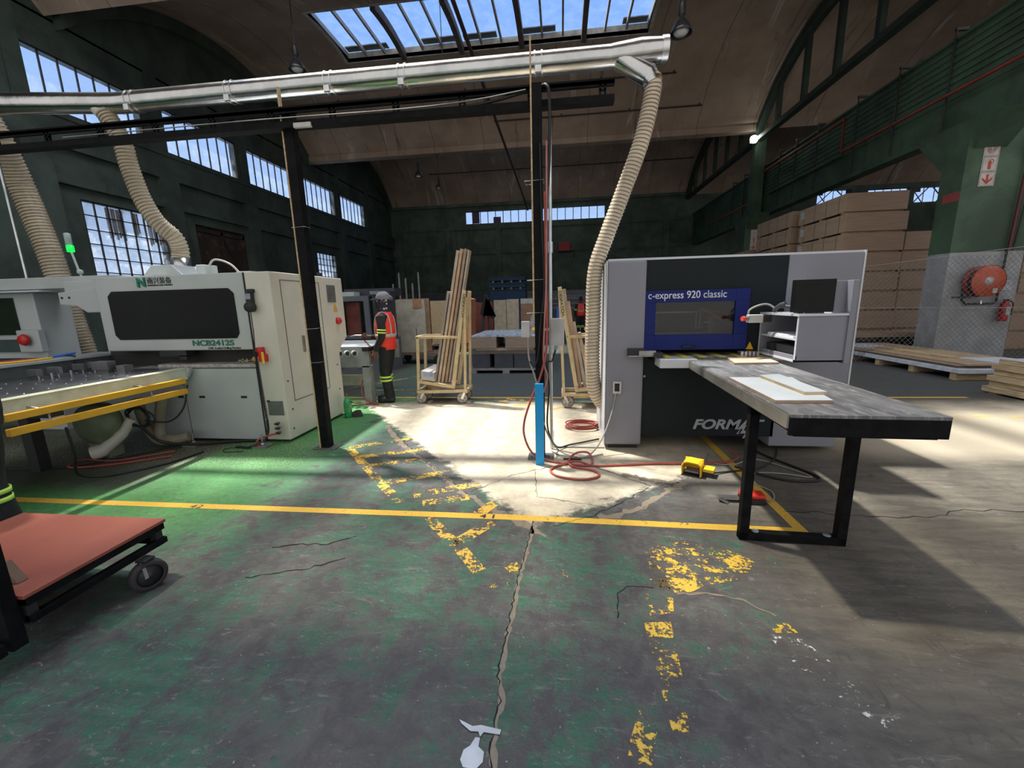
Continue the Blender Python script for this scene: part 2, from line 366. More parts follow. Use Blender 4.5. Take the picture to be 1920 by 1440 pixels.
#@@PART2
# ------------------------------------------------------------------ the hall
def arc(y, yc):
    if abs(yc - 16.2) < .01 and y < yc: y = yc - (yc - y) * 5.1 / 5.8
    return 4.49 + math.sqrt(max(0, 6.71 ** 2 - (y - yc) ** 2))
XL, XR, YB = -12.8, 27.0, 31.7
VA = [(0.2, 10.4, 5.3, 3.9, 8.6), (10.4, 21.3, 16.2, 14.8, 17.6), (21.3, 31.7, 26.4, 25.0, 27.8)]
SX0, SX1 = -8.35, 3.15
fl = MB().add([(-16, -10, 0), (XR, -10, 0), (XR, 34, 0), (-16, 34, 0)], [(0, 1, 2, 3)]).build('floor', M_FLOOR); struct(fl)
for i, (y0, y1, yc, s0, s1) in enumerate(VA):
    mb = MB(); ys = sorted(set([y0 + (y1 - y0) * k / 26 for k in range(27)] + [s0, s1])); T = .14
    def strip(xa, xb, ya, yb):
        a, b = arc(ya, yc), arc(yb, yc)
        mb.add([(xa, ya, a), (xb, ya, a), (xb, yb, b), (xa, yb, b), (xa, ya, a + T), (xb, ya, a + T), (xb, yb, b + T), (xa, yb, b + T)],
               [(0, 3, 2, 1), (4, 5, 6, 7), (0, 1, 5, 4), (1, 2, 6, 5), (2, 3, 7, 6), (3, 0, 4, 7)])
    for a, b in zip(ys[:-1], ys[1:]):
        if a >= s0 - 1e-6 and b <= s1 + 1e-6: strip(XL - .3, SX0, a, b); strip(SX1, XR, a, b)
        else: strip(XL - .3, XR, a, b)
    c = mb.build('ceiling' if i == 0 else 'ceiling', M_CEIL); struct(c)
    # skylight over the crown: curb, ribs, glazing bars, glass
    k = MB(); zt = 11.38; t = .12
    k.box(SX0 - t, SX1 + t, s1, s1 + t, arc(s1, yc) - .02, zt).box(SX0 - t, SX1 + t, s0 - t, s0, arc(s0, yc) - .02, zt)
    cy_ = [s0 + (s1 - s0) * q / 8 for q in range(9)]; cp_ = [(y, arc(y, yc) - .01) for y in cy_] + [(s1, zt), (s0, zt)]
    k.prism(cp_, SX0 - t, SX0, 'x').prism(cp_, SX1, SX1 + t, 'x')
    wnd = k.build('window_%d' % (i + 1), conc); struct(wnd)
    nb = 5; bw = (SX1 - SX0) / nb
    for j in range(1, nb):
        r_ = MB(); x = SX0 + j * bw; yy = [s0 + (s1 - s0) * q / 8 for q in range(9)]
        poly = [(y, arc(y, yc) - .12) for y in yy] + [(y, arc(y, yc) + .14) for y in yy[::-1]]
        r_.prism(poly, x - .09, x + .09, 'x'); r_.build('window_rib', ribm, wnd)
    g = MB()
    for j in range(nb):
        for q in (1, 2): x = SX0 + j * bw + bw * q / 3; g.box(x - .035, x + .035, s0, s1, zt - .16, zt - .02)
    for j in range(nb + 1): x = SX0 + j * bw; g.box(x - .04, x + .04, s0, s1, zt - .16, zt)
    g.build('window_bars', galv if False else mat('glazing_bar', (.38, .36, .34), .6), wnd)
    if i == 0:
        MB().box(SX0, SX1, 5.35, s1, zt, zt + .01).build('window_pane', M_GLASS, wnd)
        MB().box(SX0, SX1, s0, 5.35, zt, zt + .01).build('window_pane', M_GLASSD, wnd)
    else:
        MB().box(SX0, SX1, s0, s1, zt, zt + .01).build('window_pane', M_GLASS, wnd)
        d = MB()
        for j, (a_, b_) in enumerate([(0.02, .75), (1.35, 1.95), (2.05, 2.6), (3.0, 3.55), (4.6, 4.98)]):
            xa, xb = SX0 + a_ * bw, SX0 + b_ * bw; d.box(xa, xb, s1 - .34, s1, zt + .02, zt + .05)
        d.build('window_flashing', mat('flashing_grey', (.10, .12, .12), .7), wnd)
def cut_wall(mb, axis, c0, c1, a0, a1, z0, z1, holes):
    A = sorted(set([a0, a1] + [h[0] for h in holes] + [h[1] for h in holes])); Z = sorted(set([z0, z1] + [h[2] for h in holes] + [h[3] for h in holes]))
    for p, q in zip(A[:-1], A[1:]):
        for u, v in zip(Z[:-1], Z[1:]):
            if any(h[0] <= p and q <= h[1] and h[2] <= u and v <= h[3] for h in holes): continue
            if axis == 'x': mb.box(c0, c1, p, q, u, v)
            else: mb.box(p, q, c0, c1, u, v)
    return mb
UP = [(6.0, 9.1)] + [(9.7, 12.6)] + [(13.3 + 3.65 * k, 16.4 + 3.65 * k) for k in range(4)]
UP = UP[:6]
holes = [(a, b, 6.65, 8.0) for a, b in UP] + [(10.35, 12.75, 2.3, 4.57), (21.3, 23.2, 2.6, 4.45), (13.9, 16.3, 0, 4.55)]
wl = cut_wall(MB(), 'x', XL - .3, XL, -1.0, YB, 0, 8.86, holes)
for (y0, y1, yc, s0, s1) in VA:
    yy = [y0 + (y1 - y0) * q / 20 for q in range(21)]
    wl.prism([(y0, 8.8), (y1, 8.8)] + [(y, arc(y, yc) + .05) for y in yy[::-1]], XL - .3, XL, 'x')
struct(wl.build('wall_left', M_WALL))
bk_holes = [(-7.07, 3.16, 7.34, 8.25), (17.1, 19.2, 7.5, 8.4), (20.2, 22.7, 8.14, 8.32), (23.0, 24.9, 7.35, 8.3)]
wb = cut_wall(MB(), 'y', YB, YB + .3, XL - .3, XR, 0, 9.0, bk_holes)
struct(wb.build('wall_back', M_WALLB))
struct(MB().box(XR, XR + .3, 0.9, YB + .3, 0, 9).build('wall_right', M_WALL))
# left wall windows
def window(n, ax, c, a0, a1, z0, z1, nx, nz, glass=M_GLASSW, fr=.04, barw=.022, skip=()):
    f = MB()
    def B(p, q, u, v, d=.05):
        if ax == 'x': f.box(c - .05 - d / 2, c - .05 + d / 2, p, q, u, v)
        else: f.box(p, q, c + .15 - d / 2, c + .15 + d / 2, u, v)
    B(a0, a0 + fr, z0, z1); B(a1 - fr, a1, z0, z1); B(a0, a1, z0, z0 + fr); B(a0, a1, z1 - fr, z1)
    o = f.build('window_%d' % n, dark); struct(o)
    f = MB()
    for k in range(1, nx): x = a0 + (a1 - a0) * k / nx; B(x - barw / 2, x + barw / 2, z0, z1)
    for k in range(1, nz): z = z0 + (z1 - z0) * k / nz; B(a0, a1, z - barw / 2, z + barw / 2)
    f.build('window_bars', dark, o)
    f = MB(); B(a0, a1, z0, z1, .008); f.build('window_pane', glass, o); return o
wn = 4
for a, b in UP: window(wn, 'x', XL, a, b, 6.65, 8.0, 7, 1); wn += 1
lw = window(wn, 'x', XL, 10.35, 12.75, 2.3, 4.57, 7, 6, glass_mat('dirty_window_glass', (.85, .86, .86), .3)); wn += 1
cur = MB()
for (a, b, z) in [(11.0, 11.5, 3.65), (11.75, 11.95, 3.8), (12.2, 12.68, 3.6)]:
    n_ = max(3, int((b - a) / .07))
    for k in range(n_): y = a + (b - a) * k / n_; cur.box(XL - .10 - .02 * (k % 2), XL - .09, y, y + .05, z + .06 * (k % 3), 4.5)
cur.build('window_blind', mat('ragged_blind', (.34, .27, .2), .8), lw)
window(wn, 'x', XL, 21.3, 23.2, 2.6, 4.45, 6, 6, glass_mat('dirty_window_glass2', (.8, .82, .82), .3)); wn += 1
window(wn, 'y', YB, -7.07, 3.16, 7.34, 8.25, 18, 1, M_GLASSW, .05, .05)
MB().box(-6.55, -6.0, YB + .1, YB + .13, 7.4, 8.2).box(-4.95, -4.4, YB + .1, YB + .13, 7.35, 7.8).build('window_panel', mat('window_patch', (.10, .08, .12), .7), bpy.data.objects['window_%d' % wn]); wn += 1
for (a, b, z0, z1) in bk_holes[1:]:
    o = window(wn, 'y', YB, a, b, z0, z1, max(1, int((b - a) / .5)), 1); wn += 1
    if b - a < 2.2:
        t = MB(); m_ = (a + b) / 2
        for s_ in (-1, 1): t.bar((m_, YB + .05, z1 + .1), (m_ + s_ * (b - a) * .55, YB + .05, z0 - .1), .05, .05, (0, 1, 0)); t.bar((m_ + s_ * .35, YB + .05, z0 - .1), (m_ + s_ * 1.2, YB + .05, z1 + .1), .04, .04, (0, 1, 0))
        t.box(a, a + .35, YB + .02, YB + .04, z1 - .3, z1).box(b - .35, b, YB + .02, YB + .04, z1 - .3, z1)
        t.build('window_lattice', dark, o)
door = MB().box(XL - .2, XL - .12, 13.9, 16.3, 0, 4.55)
for z in (.1, 2.3, 4.4): door.box(XL - .12, XL - .06, 13.95, 16.25, z - .06, z + .06)
for y in (13.95, 15.1, 16.2): door.box(XL - .12, XL - .06, y - .05, y + .05, 0, 4.5)
door.bar((XL - .09, 14.0, .1), (XL - .09, 15.1, 2.3), .06, .06).bar((XL - .09, 16.2, 2.4), (XL - .09, 15.1, 4.4), .06, .06)
struct(door.build('door_1', mat('rusty_door', (.035, .022, .018), .7, 0, .3, 2, col2=(.16, .07, .035), c2=(.58, .66))))
# concrete frame of the left wall and back wall
tn = 1
def trim(mb, m):
    global tn
    o = mb.build('trim_%d' % tn, m); tn += 1; return struct(o)
b = MB().box(XL, XL + .16, 5.0, YB, 5.75, 6.5).box(XL, XL + .20, 5.0, YB, 6.46, 6.58)
trim(b, M_WALL)
for y in (9.45, 13.0, 16.65, 20.3, 23.95, 27.6):
    trim(MB().box(XL, XL + .22, y - .3, y + .3, 0, 5.75), M_WALL)
    trim(MB().box(XL, XL + .06, y - .12, y + .25, 6.58, 8.9), M_WALL)
trim(MB().box(XL, XL + .15, 5, YB, 4.85, 5.1), M_WALL)
trim(MB().box(XL, 9.0, 21.08, 21.52, 8.74, 8.98), M_CEIL)
bb = MB().box(XL, 9.0, YB - .12, YB, 5.2, 5.4).box(XL, 9.0, YB - .12, YB, 6.95, 7.08).box(XL, 9, YB - .2, YB, 8.55, 8.75)
for x in (-12.2, -8.4, -4.6, -.8, 3.6, 7.4): bb.box(x - .2, x + .2, YB - .15, YB, 2.4, 7.0)
trim(bb, M_WALLB)
# pillars, corbels, crane beam, trusses on the right
def pillar(x0, x1, y0, y1, near):
    o = MB().box(x0, x1, y0, y1, 0, 5.22).prism([(y1, 5.22), (y1, 4.25), (y1 + .95, 5.22)], x0 + .02, x0 + .75, 'x').prism([(y0, 5.22), (y0, 4.6), (y0 - .6, 5.22)], x0 + .1, x0 + .75, 'x')
    return trim(o, M_PILL)
pillar(8.85, 10.35, 10.92, 11.5, True)
pillar(8.42, 9.42, 21.05, 21.65, False)
trim(MB().box(8.62, 9.05, 21.1, 21.55, 5.2, 9.0), M_BEAM)
be = MB().box(9.22, 9.62, 7.0, YB, 5.22, 6.0).box(9.2, 9.34, 7.0, YB, 6.0, 7.28)
for k in range(7): z = 6.2 + .15 * k; be.box(9.165, 9.2, 7.0, YB, z, z + .07)
be.box(9.1, 9.4, 7.0, YB, 7.26, 7.32).box(9.0, 9.22, 15.7, 20.5, 5.96, 6.02)
trim(be, M_BEAM)
tr = mat('truss_green', (.028, .045, .034), .6, 0, .2, 3)
for (y0, y1, yc, s0, s1) in VA[1:]:
    t = MB(); ys = [y0 + .2 + (y1 - y0 - .4) * q / 22 for q in range(23)]
    t.prism([(y, arc(y, yc) - .45) for y in ys] + [(y, arc(y, yc) - .16) for y in ys[::-1]], 8.55, 8.85, 'x')
    t.box(8.57, 8.83, y0, y1, 8.28, 8.45)
    for q in range(1, 6): y = y0 + (y1 - y0) * q / 6; t.box(8.62, 8.78, y - .09, y + .09, 8.4, arc(y, yc) - .3)
    trim(t, tr)
    t = MB().prism([(y, arc(y, yc) - .4) for y in ys] + [(y, arc(y, yc) - .02) for y in ys[::-1]], XL, XL + .25, 'x'); trim(t, M_WALL)
# thin services under the vaults
rust = mat('brown_pipe', (.05, .028, .022), .6)
sv = []
def service(name, pts, r, label, cat, m=rust):
    return tag(MB().tube(pts, r, 8).build(name, m), label, cat)
for i, (xa, xb, y, yc) in enumerate([(-12.7, 4.6, 19.2, 16.2), (-4.4, 8.4, 13.6, 16.2), (-9.5, 2.6, 17.85, 16.2), (-11.5, 8.4, 24.0, 26.4), (-9.0, 8.4, 29.6, 26.4), (-3.0, 6.0, 20.4, 16.2)]):
    z = arc(y, yc) - .07
    mb = MB().tube([(xa, y, z), (xb, y, z)], .032, 8)
    n_ = int((xb - xa) / 2.5)
    for k in range(n_ + 1): x = xa + .1 + k * (xb - xa - .2) / max(1, n_); mb.box(x - .03, x + .03, y - .03, y + .03, z, z + .12)
    tag(mb.build('ceiling_conduit', rust), ['thin dark conduit across the ceiling above the long duct, ending near the right skylight corner', 'thin dark conduit on the ceiling at upper right, beside the bell lamp', 'thin conduit crossing under the big skylight', 'thin conduit just before the far narrow skylight', 'lowest thin conduit on the far ceiling, above the back window row', 'short conduit on the ceiling close to the first valley beam'][i], 'conduit')
service('sprinkler_pipe', [(-2.42, 9.5, 8.3), (-2.42, 20.0, 8.3), (-2.42, 28.5, 8.3), (-2.2, 29.2, 7.6)], .055, 'dark brown pipe running away under the ceiling from the skylight towards the back wall', 'pipe')
red = mat('red_pipe_paint', (.30, .055, .035), .5)
service('fire_main', [(8.98, 7.2, 6.05), (8.98, 15.6, 6.05), (8.98, 15.62, 7.02), (8.98, 21.85, 7.02), (8.98, 21.87, 5.97), (8.98, 27.5, 5.97)], .04, 'red fire main pipe stepping up and down along the green crane beam', 'pipe', red)
for i, y in enumerate((12.0, 13.6, 15.2, 17.2, 18.6, 19.8, 23.2, 24.6)):
    o = tag(MB().tube([(9.075, y, 7.5), (9.075, y, 5.3)], .022, 6).box(9.05, 9.3, y - .03, y + .03, 7.44, 7.5).build('hanger_rod', dark),
        'thin black vertical rod on the green crane beam', 'rod', 'hanger rods along the green crane beam')
# lamps
def bell_lamp(x, y, z, ztop, label, lit=False, s=1.0):
    t = thing('bell_lamp', label, 'lamp', (x, y, z), 0, None)
    MB().tube([(x, y, z + .55 * s), (x, y, ztop)], .012, 6).build('cord', dark, t)
    T = Matrix.Translation((x, y, z))
    MB().lathe([(.0, .62 * s), (.05 * s, .60 * s), (.065 * s, .5 * s), (.065 * s, .34 * s), (.04 * s, .30 * s), (.0, .30 * s)], T).build('ballast', dark, t)
    MB().lathe([(.04 * s, .32 * s), (.06 * s, .25 * s), (.13 * s, .18 * s), (.19 * s, .06 * s), (.21 * s, 0), (.195 * s, .0), (.175 * s, .06 * s), (.12 * s, .16 * s), (.04 * s, .25 * s)], T).build('shade', mat('bell_shade', (.07, .07, .075), .3, .7), t)
    MB().lathe([(0, -.03 * s), (.09 * s, -.02 * s), (.15 * s, .03 * s), (.06 * s, .14 * s), (0, .16 * s)], T).build('bulb', mat('frosted_bulb', (.7, .7, .7), .2), t)
    return t
bell_lamp(-6.65, 11.1, 7.48, 9.15, 'black bell lamp hanging on a cord above the left end of the silver duct')
bell_lamp(2.72, 11.1, 7.45, 9.15, 'black bell lamp hanging at the top edge, right of the duct end', s=1.15)
bell_lamp(-7.0, 21.3, 7.8, 8.86, 'small distant bell lamp left of the narrow far skylight')
bell_lamp(-6.0, 21.3, 7.2, 8.86, 'small distant lamp hanging lowest under the far ceiling', s=.8)
fl_ = thing('flood_lamp', 'bright lit floodlight on the far green column', 'lamp', (8.45, 20.95, 8.35))
MB().box(8.3, 8.6, 21.0, 21.1, 8.2, 8.5).build('housing', dark, fl_)
MB().lathe([(0, 0), (.16, .0), (.16, .03), (0, .03)], Matrix.Translation((8.45, 20.97, 8.35)) @ Matrix.Rotation(R(90), 4, 'X')).build('lens', mat('lit_lens', (1, 1, .95), .3, emit=((.92, 1, .9), 30)), fl_)
# floor markings, cracks (parts of the floor)
def ribbon(name, pts, wid, m, z=.0012, jag=0.0, step=.08, seed=1):
    rnd = random.Random(seed); P = [Vector((a, b, 0)) for a, b in pts]; Q = []
    for a, b in zip(P[:-1], P[1:]):
        n_ = max(1, int((b - a).length / step))
        for k in range(n_): Q.append(a.lerp(b, k / n_) + Vector((rnd.uniform(-jag, jag), rnd.uniform(-jag, jag), 0)))
    Q.append(P[-1]); mb = MB(); vs = []
    for i, p in enumerate(Q):
        d = (Q[min(i + 1, len(Q) - 1)] - Q[max(0, i - 1)]).normalized(); s_ = Vector((-d.y, d.x, 0)); ww = wid / 2 * (rnd.uniform(.4, 1.6) if jag else 1)
        vs += [p + s_ * ww + Vector((0, 0, z)), p - s_ * ww + Vector((0, 0, z))]
    mb.add(vs, [(2 * i, 2 * i + 1, 2 * i + 3, 2 * i + 2) for i in range(len(Q) - 1)])
    return mb.build(name, m, fl)
ribbon('painted_line', [(-6.5, 2.74), (-.4, 2.755), (1.6, 2.715)], .075, M_YEL, step=.3)
ribbon('painted_line', [(1.6, 2.70), (1.60, 3.9), (1.62, 6.5)], .075, M_YEL, .0016, step=.3)
ribbon('painted_line', [(-6.0, 6.6), (-.3, 6.62), (6.0, 6.7)], .07, M_YEL, step=.3)
ribbon('painted_line', [(3.4, 5.62), (9.0, 5.7)], .07, M_YELW, step=.3)
ribbon('painted_line', [(-2.36, 4.13), (-1.5, 3.15), (-1.28, 2.93)], .085, M_YELW, step=.2)
ribbon('painted_line', [(-.98, 2.70), (-.62, 2.30), (-.48, 2.12)], .085, M_YELW, .0016, step=.2)
ribbon('painted_line', [(-.50, 2.68), (-.70, 2.38)], .10, M_YELW, .0016, step=.2)
for (a, b_) in [((-2.36, 4.13), (-1.78, 4.48)), ((-2.13, 3.86), (-1.5, 4.12)), ((-1.95, 3.62), (-1.42, 3.83)), ((-1.55, 3.28), (-1.05, 3.55)), ((-1.22, 3.05), (-.72, 3.3)), ((-1.1, 2.92), (-.75, 3.05)), ((-.62, 2.78), (-.52, 2.98))]:
    ribbon('painted_stripe', [a, b_], .10, M_YELW, .002, step=.2)
for (a, b_) in [((-.9, 6.55), (-.35, 6.2)), ((-.9, 6.0), (-.2, 6.25)), ((-1.3, 6.3), (-.6, 6.45)), ((-.15, 5.85), (.3, 6.2)), ((-4.3, 7.0), (-2.6, 9.5)), ((-3.6, 7.2), (-2.0, 7.3))]:
    ribbon('painted_stripe', [a, b_], .07, M_YELW, .002, step=.2)
def patch(name, pts, m, z=.0018): return MB().add([(a, b, z) for a, b in pts], [tuple(range(len(pts)))]).build(name, m, fl)
patch('flaked_paint', [(.50, 2.05), (.52, 2.40), (.70, 2.55), (1.0, 2.48), (1.15, 2.35), (1.02, 2.18), (.78, 2.1), (.66, 2.02)], M_YELM)
patch('flaked_paint', [(.44, 2.05), (.55, 2.30), (.60, 2.05), (.56, 1.88), (.44, 1.85)], M_YELM)
patch('flaked_paint', [(.40, 1.28), (.40, 1.80), (.53, 1.82), (.50, 1.5), (.46, 1.28)], M_YELM)
patch('flaked_paint', [(.13, 1.0), (.22, 1.18), (.30, 1.36), (.37, 1.34), (.29, 1.12), (.23, 1.0)], M_YELM)
patch('flaked_paint', [(-.42, 2.06), (-.28, 2.24), (-.24, 2.18), (-.30, 2.0), (-.42, 1.98)], M_YELX)
patch('flaked_paint', [(-.1, 2.05), (.02, 2.16), (.06, 2.12), (-.04, 2.03)], M_YELX)
patch('flaked_paint', [(.95, 1.78), (1.1, 1.76), (1.25, 1.40), (1.16, 1.36), (1.0, 1.6)], M_WHITEX)
patch('flaked_paint', [(.98, 1.84), (1.08, 1.86), (1.1, 1.80), (1.0, 1.79)], M_YELX)
crack = mat('crack_shadow', (.012, .011, .010), .95); crack_e = worn_paint('crack_edge', (.24, .19, .14), .22)
mainc = [(-.20, 2.72), (-.22, 2.45), (-.25, 2.05), (-.26, 1.7), (-.27, 1.45), (-.24, 1.34), (-.255, 1.2), (-.235, 1.05), (-.22, .9)]
ribbon('crack_edge', [(a + .008, b) for a, b in mainc], .022, crack_e, .001, .008, .03, 3)
ribbon('crack', mainc, .005, crack, .0017, .007, .025, 4)
ribbon('crack_edge', [(-2.3, 5.0), (-1.9, 4.4), (-1.3, 3.7), (-.8, 3.1), (-.35, 2.72), (-.1, 2.52)], .05, crack_e, .001, .02, .04, 5)
ribbon('crack', [(-2.2, 4.9), (-1.8, 4.35), (-1.25, 3.65), (-.75, 3.08)], .006, crack, .0017, .015, .03, 6)
ribbon('crack', [(-.05, 2.66), (.2, 2.8), (.45, 3.02), (.75, 3.35), (.42, 3.65), (.1, 3.95)], .007, crack, .0019, .012, .03, 7)
ribbon('crack_edge', [(.28, 2.78), (.6, 2.95), (.85, 3.25), (1.05, 3.42), (.8, 3.46), (.55, 3.6)], .06, crack_e, .001, .02, .04, 8)
ribbon('crack', [(-.75, 3.15), (-.45, 3.5), (-.05, 3.75)], .005, crack, .0019, .01, .04, 9)
ribbon('crack', [(-.25, 3.65), (-.2, 3.1), (.1, 3.02), (.35, 2.95)], .004, crack, .0019, .008, .04, 10)
ribbon('crack', [(-1.9, 2.25), (-1.75, 2.3), (-1.55, 2.32), (-1.4, 2.42)], .008, crack, .0019, .01, .03, 11)
ribbon('crack', [(-1.85, 1.95), (-1.55, 2.05), (-1.35, 2.18)], .007, crack, .0019, .01, .03, 12)
ribbon('crack', [(.28, 1.82), (.30, 2.0), (.36, 2.06), (.5, 2.06)], .005, crack, .0019, .006, .03, 13)
ribbon('crack_edge', [(.62, 2.02), (.8, 2.04), (.95, 2.0), (1.05, 1.9)], .014, crack_e, .0019, .01, .03, 14)
ribbon('crack', [(1.6, 3.0), (2.1, 2.95), (2.6, 2.96), (2.9, 3.1), (3.9, 3.1)], .006, crack, .0019, .02, .06, 15)
num = mat('stencil_black', (.03, .028, .02), .6)
text('line_number', '4 1', .075, num, fl, Matrix.Translation((-.60, 2.728, .0022)), 0, 0, .002, 1.3)
text('line_number', '42', .075, num, fl, Matrix.Translation((-2.98, 2.715, .0022)), 0, 0, .0, 1.5)

# ------------------------------------------------------------------ drilling machine on the left
dm = thing('drilling_machine', 'large white drilling machine with dark window, printed NCB2412S, on the left', 'machine', (-4.3, 5.0, 0))
def body_xz(x0, x1, y0, y1, z0, z1): return MB().box(x0, x1, y0, y1, z0, z1)
YF = 4.28
cab = MB().prism([(YF, .03), (YF, 1.955), (5.80, 1.955), (5.80, 1.12), (5.62, 1.0), (5.55, .9), (5.55, .03)], -3.46, -3.16, 'x')
c_ = cab.build('control_cabinet', cream, dm, .012)
MB().box(-3.159, -3.156, 4.44, 4.446, .47, 1.87).box(-3.159, -3.156, 5.20, 5.206, .47, 1.87).box(-3.159, -3.156, 4.44, 5.2, .467, .473).box(-3.159, -3.156, 4.44, 5.2, 1.867, 1.873).build('door_seam', seam, c_)
MB().box(-3.16, -3.145, 4.72, 4.76, 1.02, 1.22).build('door_handle', steel, c_)
v_ = MB().box(-3.16, -3.148, 5.38, 5.58, 1.62, 1.85)
for k in range(9): v_.box(-3.148, -3.142, 5.39, 5.57, 1.635 + k * .024, 1.645 + k * .024)
v_.build('vent_grille', mat('grille_grey', (.16, .16, .16), .6), c_)
MB().prism([(5.50, 1.50), (5.60, 1.50), (5.55, 1.60)], -3.157, -3.152, 'x').build('warning_sticker', yellow, c_)
MB().lathe([(0, .0), (.05, 0), (.05, .03), (.03, .05), (0, .05)], Matrix.Translation((-3.16, 5.58, 1.36)) @ Matrix.Rotation(R(90), 4, 'Y')).build('main_switch', red_p, c_)
for z, y in ((.72, 4.36), (.38, 4.38), (.15, 4.36), (.75, 5.45), (.4, 5.45)): MB().lathe([(0, 0), (.011, 0), (.011, .005), (0, .005)], Matrix.Translation((-3.16, y, z)) @ Matrix.Rotation(R(90), 4, 'Y'), 8).build('bolt', blackp, c_)
hood = MB().box(-5.37, -3.47, YF + .01, 5.8, 1.10, 1.955)
h_ = hood.build('hood', white, dm, .012)
MB().box(-3.475, -3.46, YF - .002, 5.7, .05, 1.95).build('panel_seam', seam, dm)
wp = [(-5.16, 1.235), (-5.21, 1.29), (-5.21, 1.735), (-5.15, 1.79), (-3.68, 1.79), (-3.62, 1.735), (-3.62, 1.29), (-3.66, 1.235)]
MB().prism(wp, YF - .001, YF + .02, 'y').build('viewing_window', glassd, h_)
# logo, letters
lg = MB().prism([(-4.795, 1.83), (-4.795, 1.935), (-4.765, 1.925), (-4.71, 1.87), (-4.71, 1.93), (-4.69, 1.935), (-4.69, 1.83), (-4.715, 1.835), (-4.77, 1.895), (-4.77, 1.825)], YF - .004, YF + .012, 'y')
lg.build('logo', greenm, h_)
text('lettering', '南兴装备', .078, blackp, h_, face_y(-4.67, YF + .008, 1.868), .004, 0, 0, 1.0)
text('lettering', 'NANXING MACHINERY', .024, blackp, h_, face_y(-4.67, YF + .008, 1.838), .004, 0, 0, 1.25)
text('lettering', 'NCB2412S', .085, greenm, h_, face_y(-4.235, YF + .008, 1.155), .004, 0, .0022, 1.38)
text('lettering', 'CNC 6-sided Drilling Machine', .032, blackp, h_, face_y(-4.04, YF + .008, 1.113), .003, 0, 0, 1.05)
bs = MB().box(-5.04, -3.47, YF, 5.5, .03, .895).build('base', white, dm, .008)
MB().box(-4.435, -4.43, YF - .002, YF, .03, .88).box(-5.04, -3.47, YF - .002, YF, .885, .893).build('base_seam', seam, bs)
for x in (-4.50, -4.22, -3.68): MB().box(x - .037, x + .037, YF - .004, YF, .535, .562).build('slot', seam, bs)
MB().box(-5.6, -3.6, 4.5, 5.4, .895, 1.10).build('interior', mat('machine_interior', (.03, .03, .03), .7), dm)
rl = MB().box(-4.75, -3.48, 4.30, 4.5, .90, .935)
rl.build('guide_rail', mat('dusty_rail', (.40, .38, .34), .6, 0, .3, 20), dm)
gb = MB().box(-4.7, -4.35, 4.30, 4.45, 1.03, 1.10).box(-4.45, -4.35, 4.30, 4.34, .99, 1.04); gb.build('brush_block', dark, dm)
# hood top fittings
ht = MB().prism([(-5.02, 1.955), (-4.86, 2.10), (-4.60, 2.10), (-4.44, 1.955)], 4.55, 5.1, 'y').box(-4.42, -4.30, 4.7, 4.9, 1.955, 2.10)
ht.build('extraction_hopper', white, dm, .01)
MB().lathe([(.10, 0), (.10, .12), (.09, .12), (.09, 0)], Matrix.Translation((-4.72, 4.82, 2.08))).build('hose_spigot', galv, dm)
MB().tube(curve_pts([(-4.36, 4.8, 2.03), (-4.25, 4.8, 2.16), (-4.0, 4.75, 2.10), (-3.86, 4.75, 1.96)]), .012, 8).build('cable_loop', cable_g, dm)
MB().box(-3.72, -3.55, 4.5, 4.7, 1.955, 1.985).build('lid', white, dm)
# left arm of the gantry with tower light
ar = MB().box(-7.6, -5.37, 4.5, 4.72, 1.86, 2.0).box(-5.9, -5.37, 4.38, 4.9, 1.72, 1.93)
ar.box(-5.78, -5.37, 4.62, 5.2, 1.05, 1.95).prism([(-5.95, 1.66), (-5.95, 1.80), (-5.37, 1.86), (-5.37, 1.56), (-5.6, 1.56), (-5.72, 1.64)], 4.34, 4.5, 'y')
ar.build('gantry_arm', white, dm, .01)
for x in (-5.90, -5.80): MB().cyl((x, 4.335, 1.74), (x, 4.345, 1.74), .014, 10).build('bolt', seam, dm)
tw = thing('tower_light', 'signal tower light glowing green on a stalk above the white drilling machine', 'light', (-5.97, 4.6, 2.0))
MB().tube([(-5.9, 4.6, 2.0), (-5.93, 4.6, 2.1), (-5.97, 4.6, 2.30)], .012, 8).lathe([(0, -.03), (.03, -.02), (.03, .02), (0, .03)], Matrix.Translation((-5.91, 4.6, 2.06))).build('stalk', white, tw)
MB().lathe([(0, 0), (.035, 0), (.035, .07), (0, .07)], Matrix.Translation((-5.975, 4.6, 2.30))).build('green_lens', mat('green_glow', (.0, .5, .05), .3, emit=((.0, 1, .04), 2.6)), tw)
MB().lathe([(0, 0), (.033, 0), (.033, .14), (.02, .15), (0, .15)], Matrix.Translation((-5.98, 4.6, 2.37))).build('clear_lens', mat('clear_lens', (.35, .42, .42), .3), tw)
# feed bed towards the camera
bed = MB().box(-5.6, -4.33, 1.2, 4.27, .855, .895).build('bed_plate', mat('bed_plate', (.10, .10, .105), .3, .2, .25, 4), dm)
for i in range(13):
    for j in range(7):
        st = MB().lathe([(0, .004), (.008, .003), (.010, 0)], Matrix.Translation((-5.45 + j * .17 + .06 * (i % 2), 1.4 + i * .215, .895)), 8)
        st.build('bed_stud', steel, dm)
fa = MB().box(-4.335, -4.30, 1.2, 4.22, .775, .90).box(-4.40, -4.29, 1.2, 4.24, .898, .906)
fa.build('bed_fascia', mat('fascia_enamel', (.62, .66, .52), .35), dm, .003)
MB().prism([(-4.33, .90), (-4.24, .90), (-4.29, .80), (-4.33, .80)], 4.20, 4.24, 'y').build('fascia_end', white, dm)
for z, l0, l1 in ((.80, 2.36, 3.98), (.685, 2.36, 3.98)):
    MB().box(-4.13, -4.085, l0 + .12, l1, z - .028, z + .028).build('guard_bar', yellow, dm, .004)
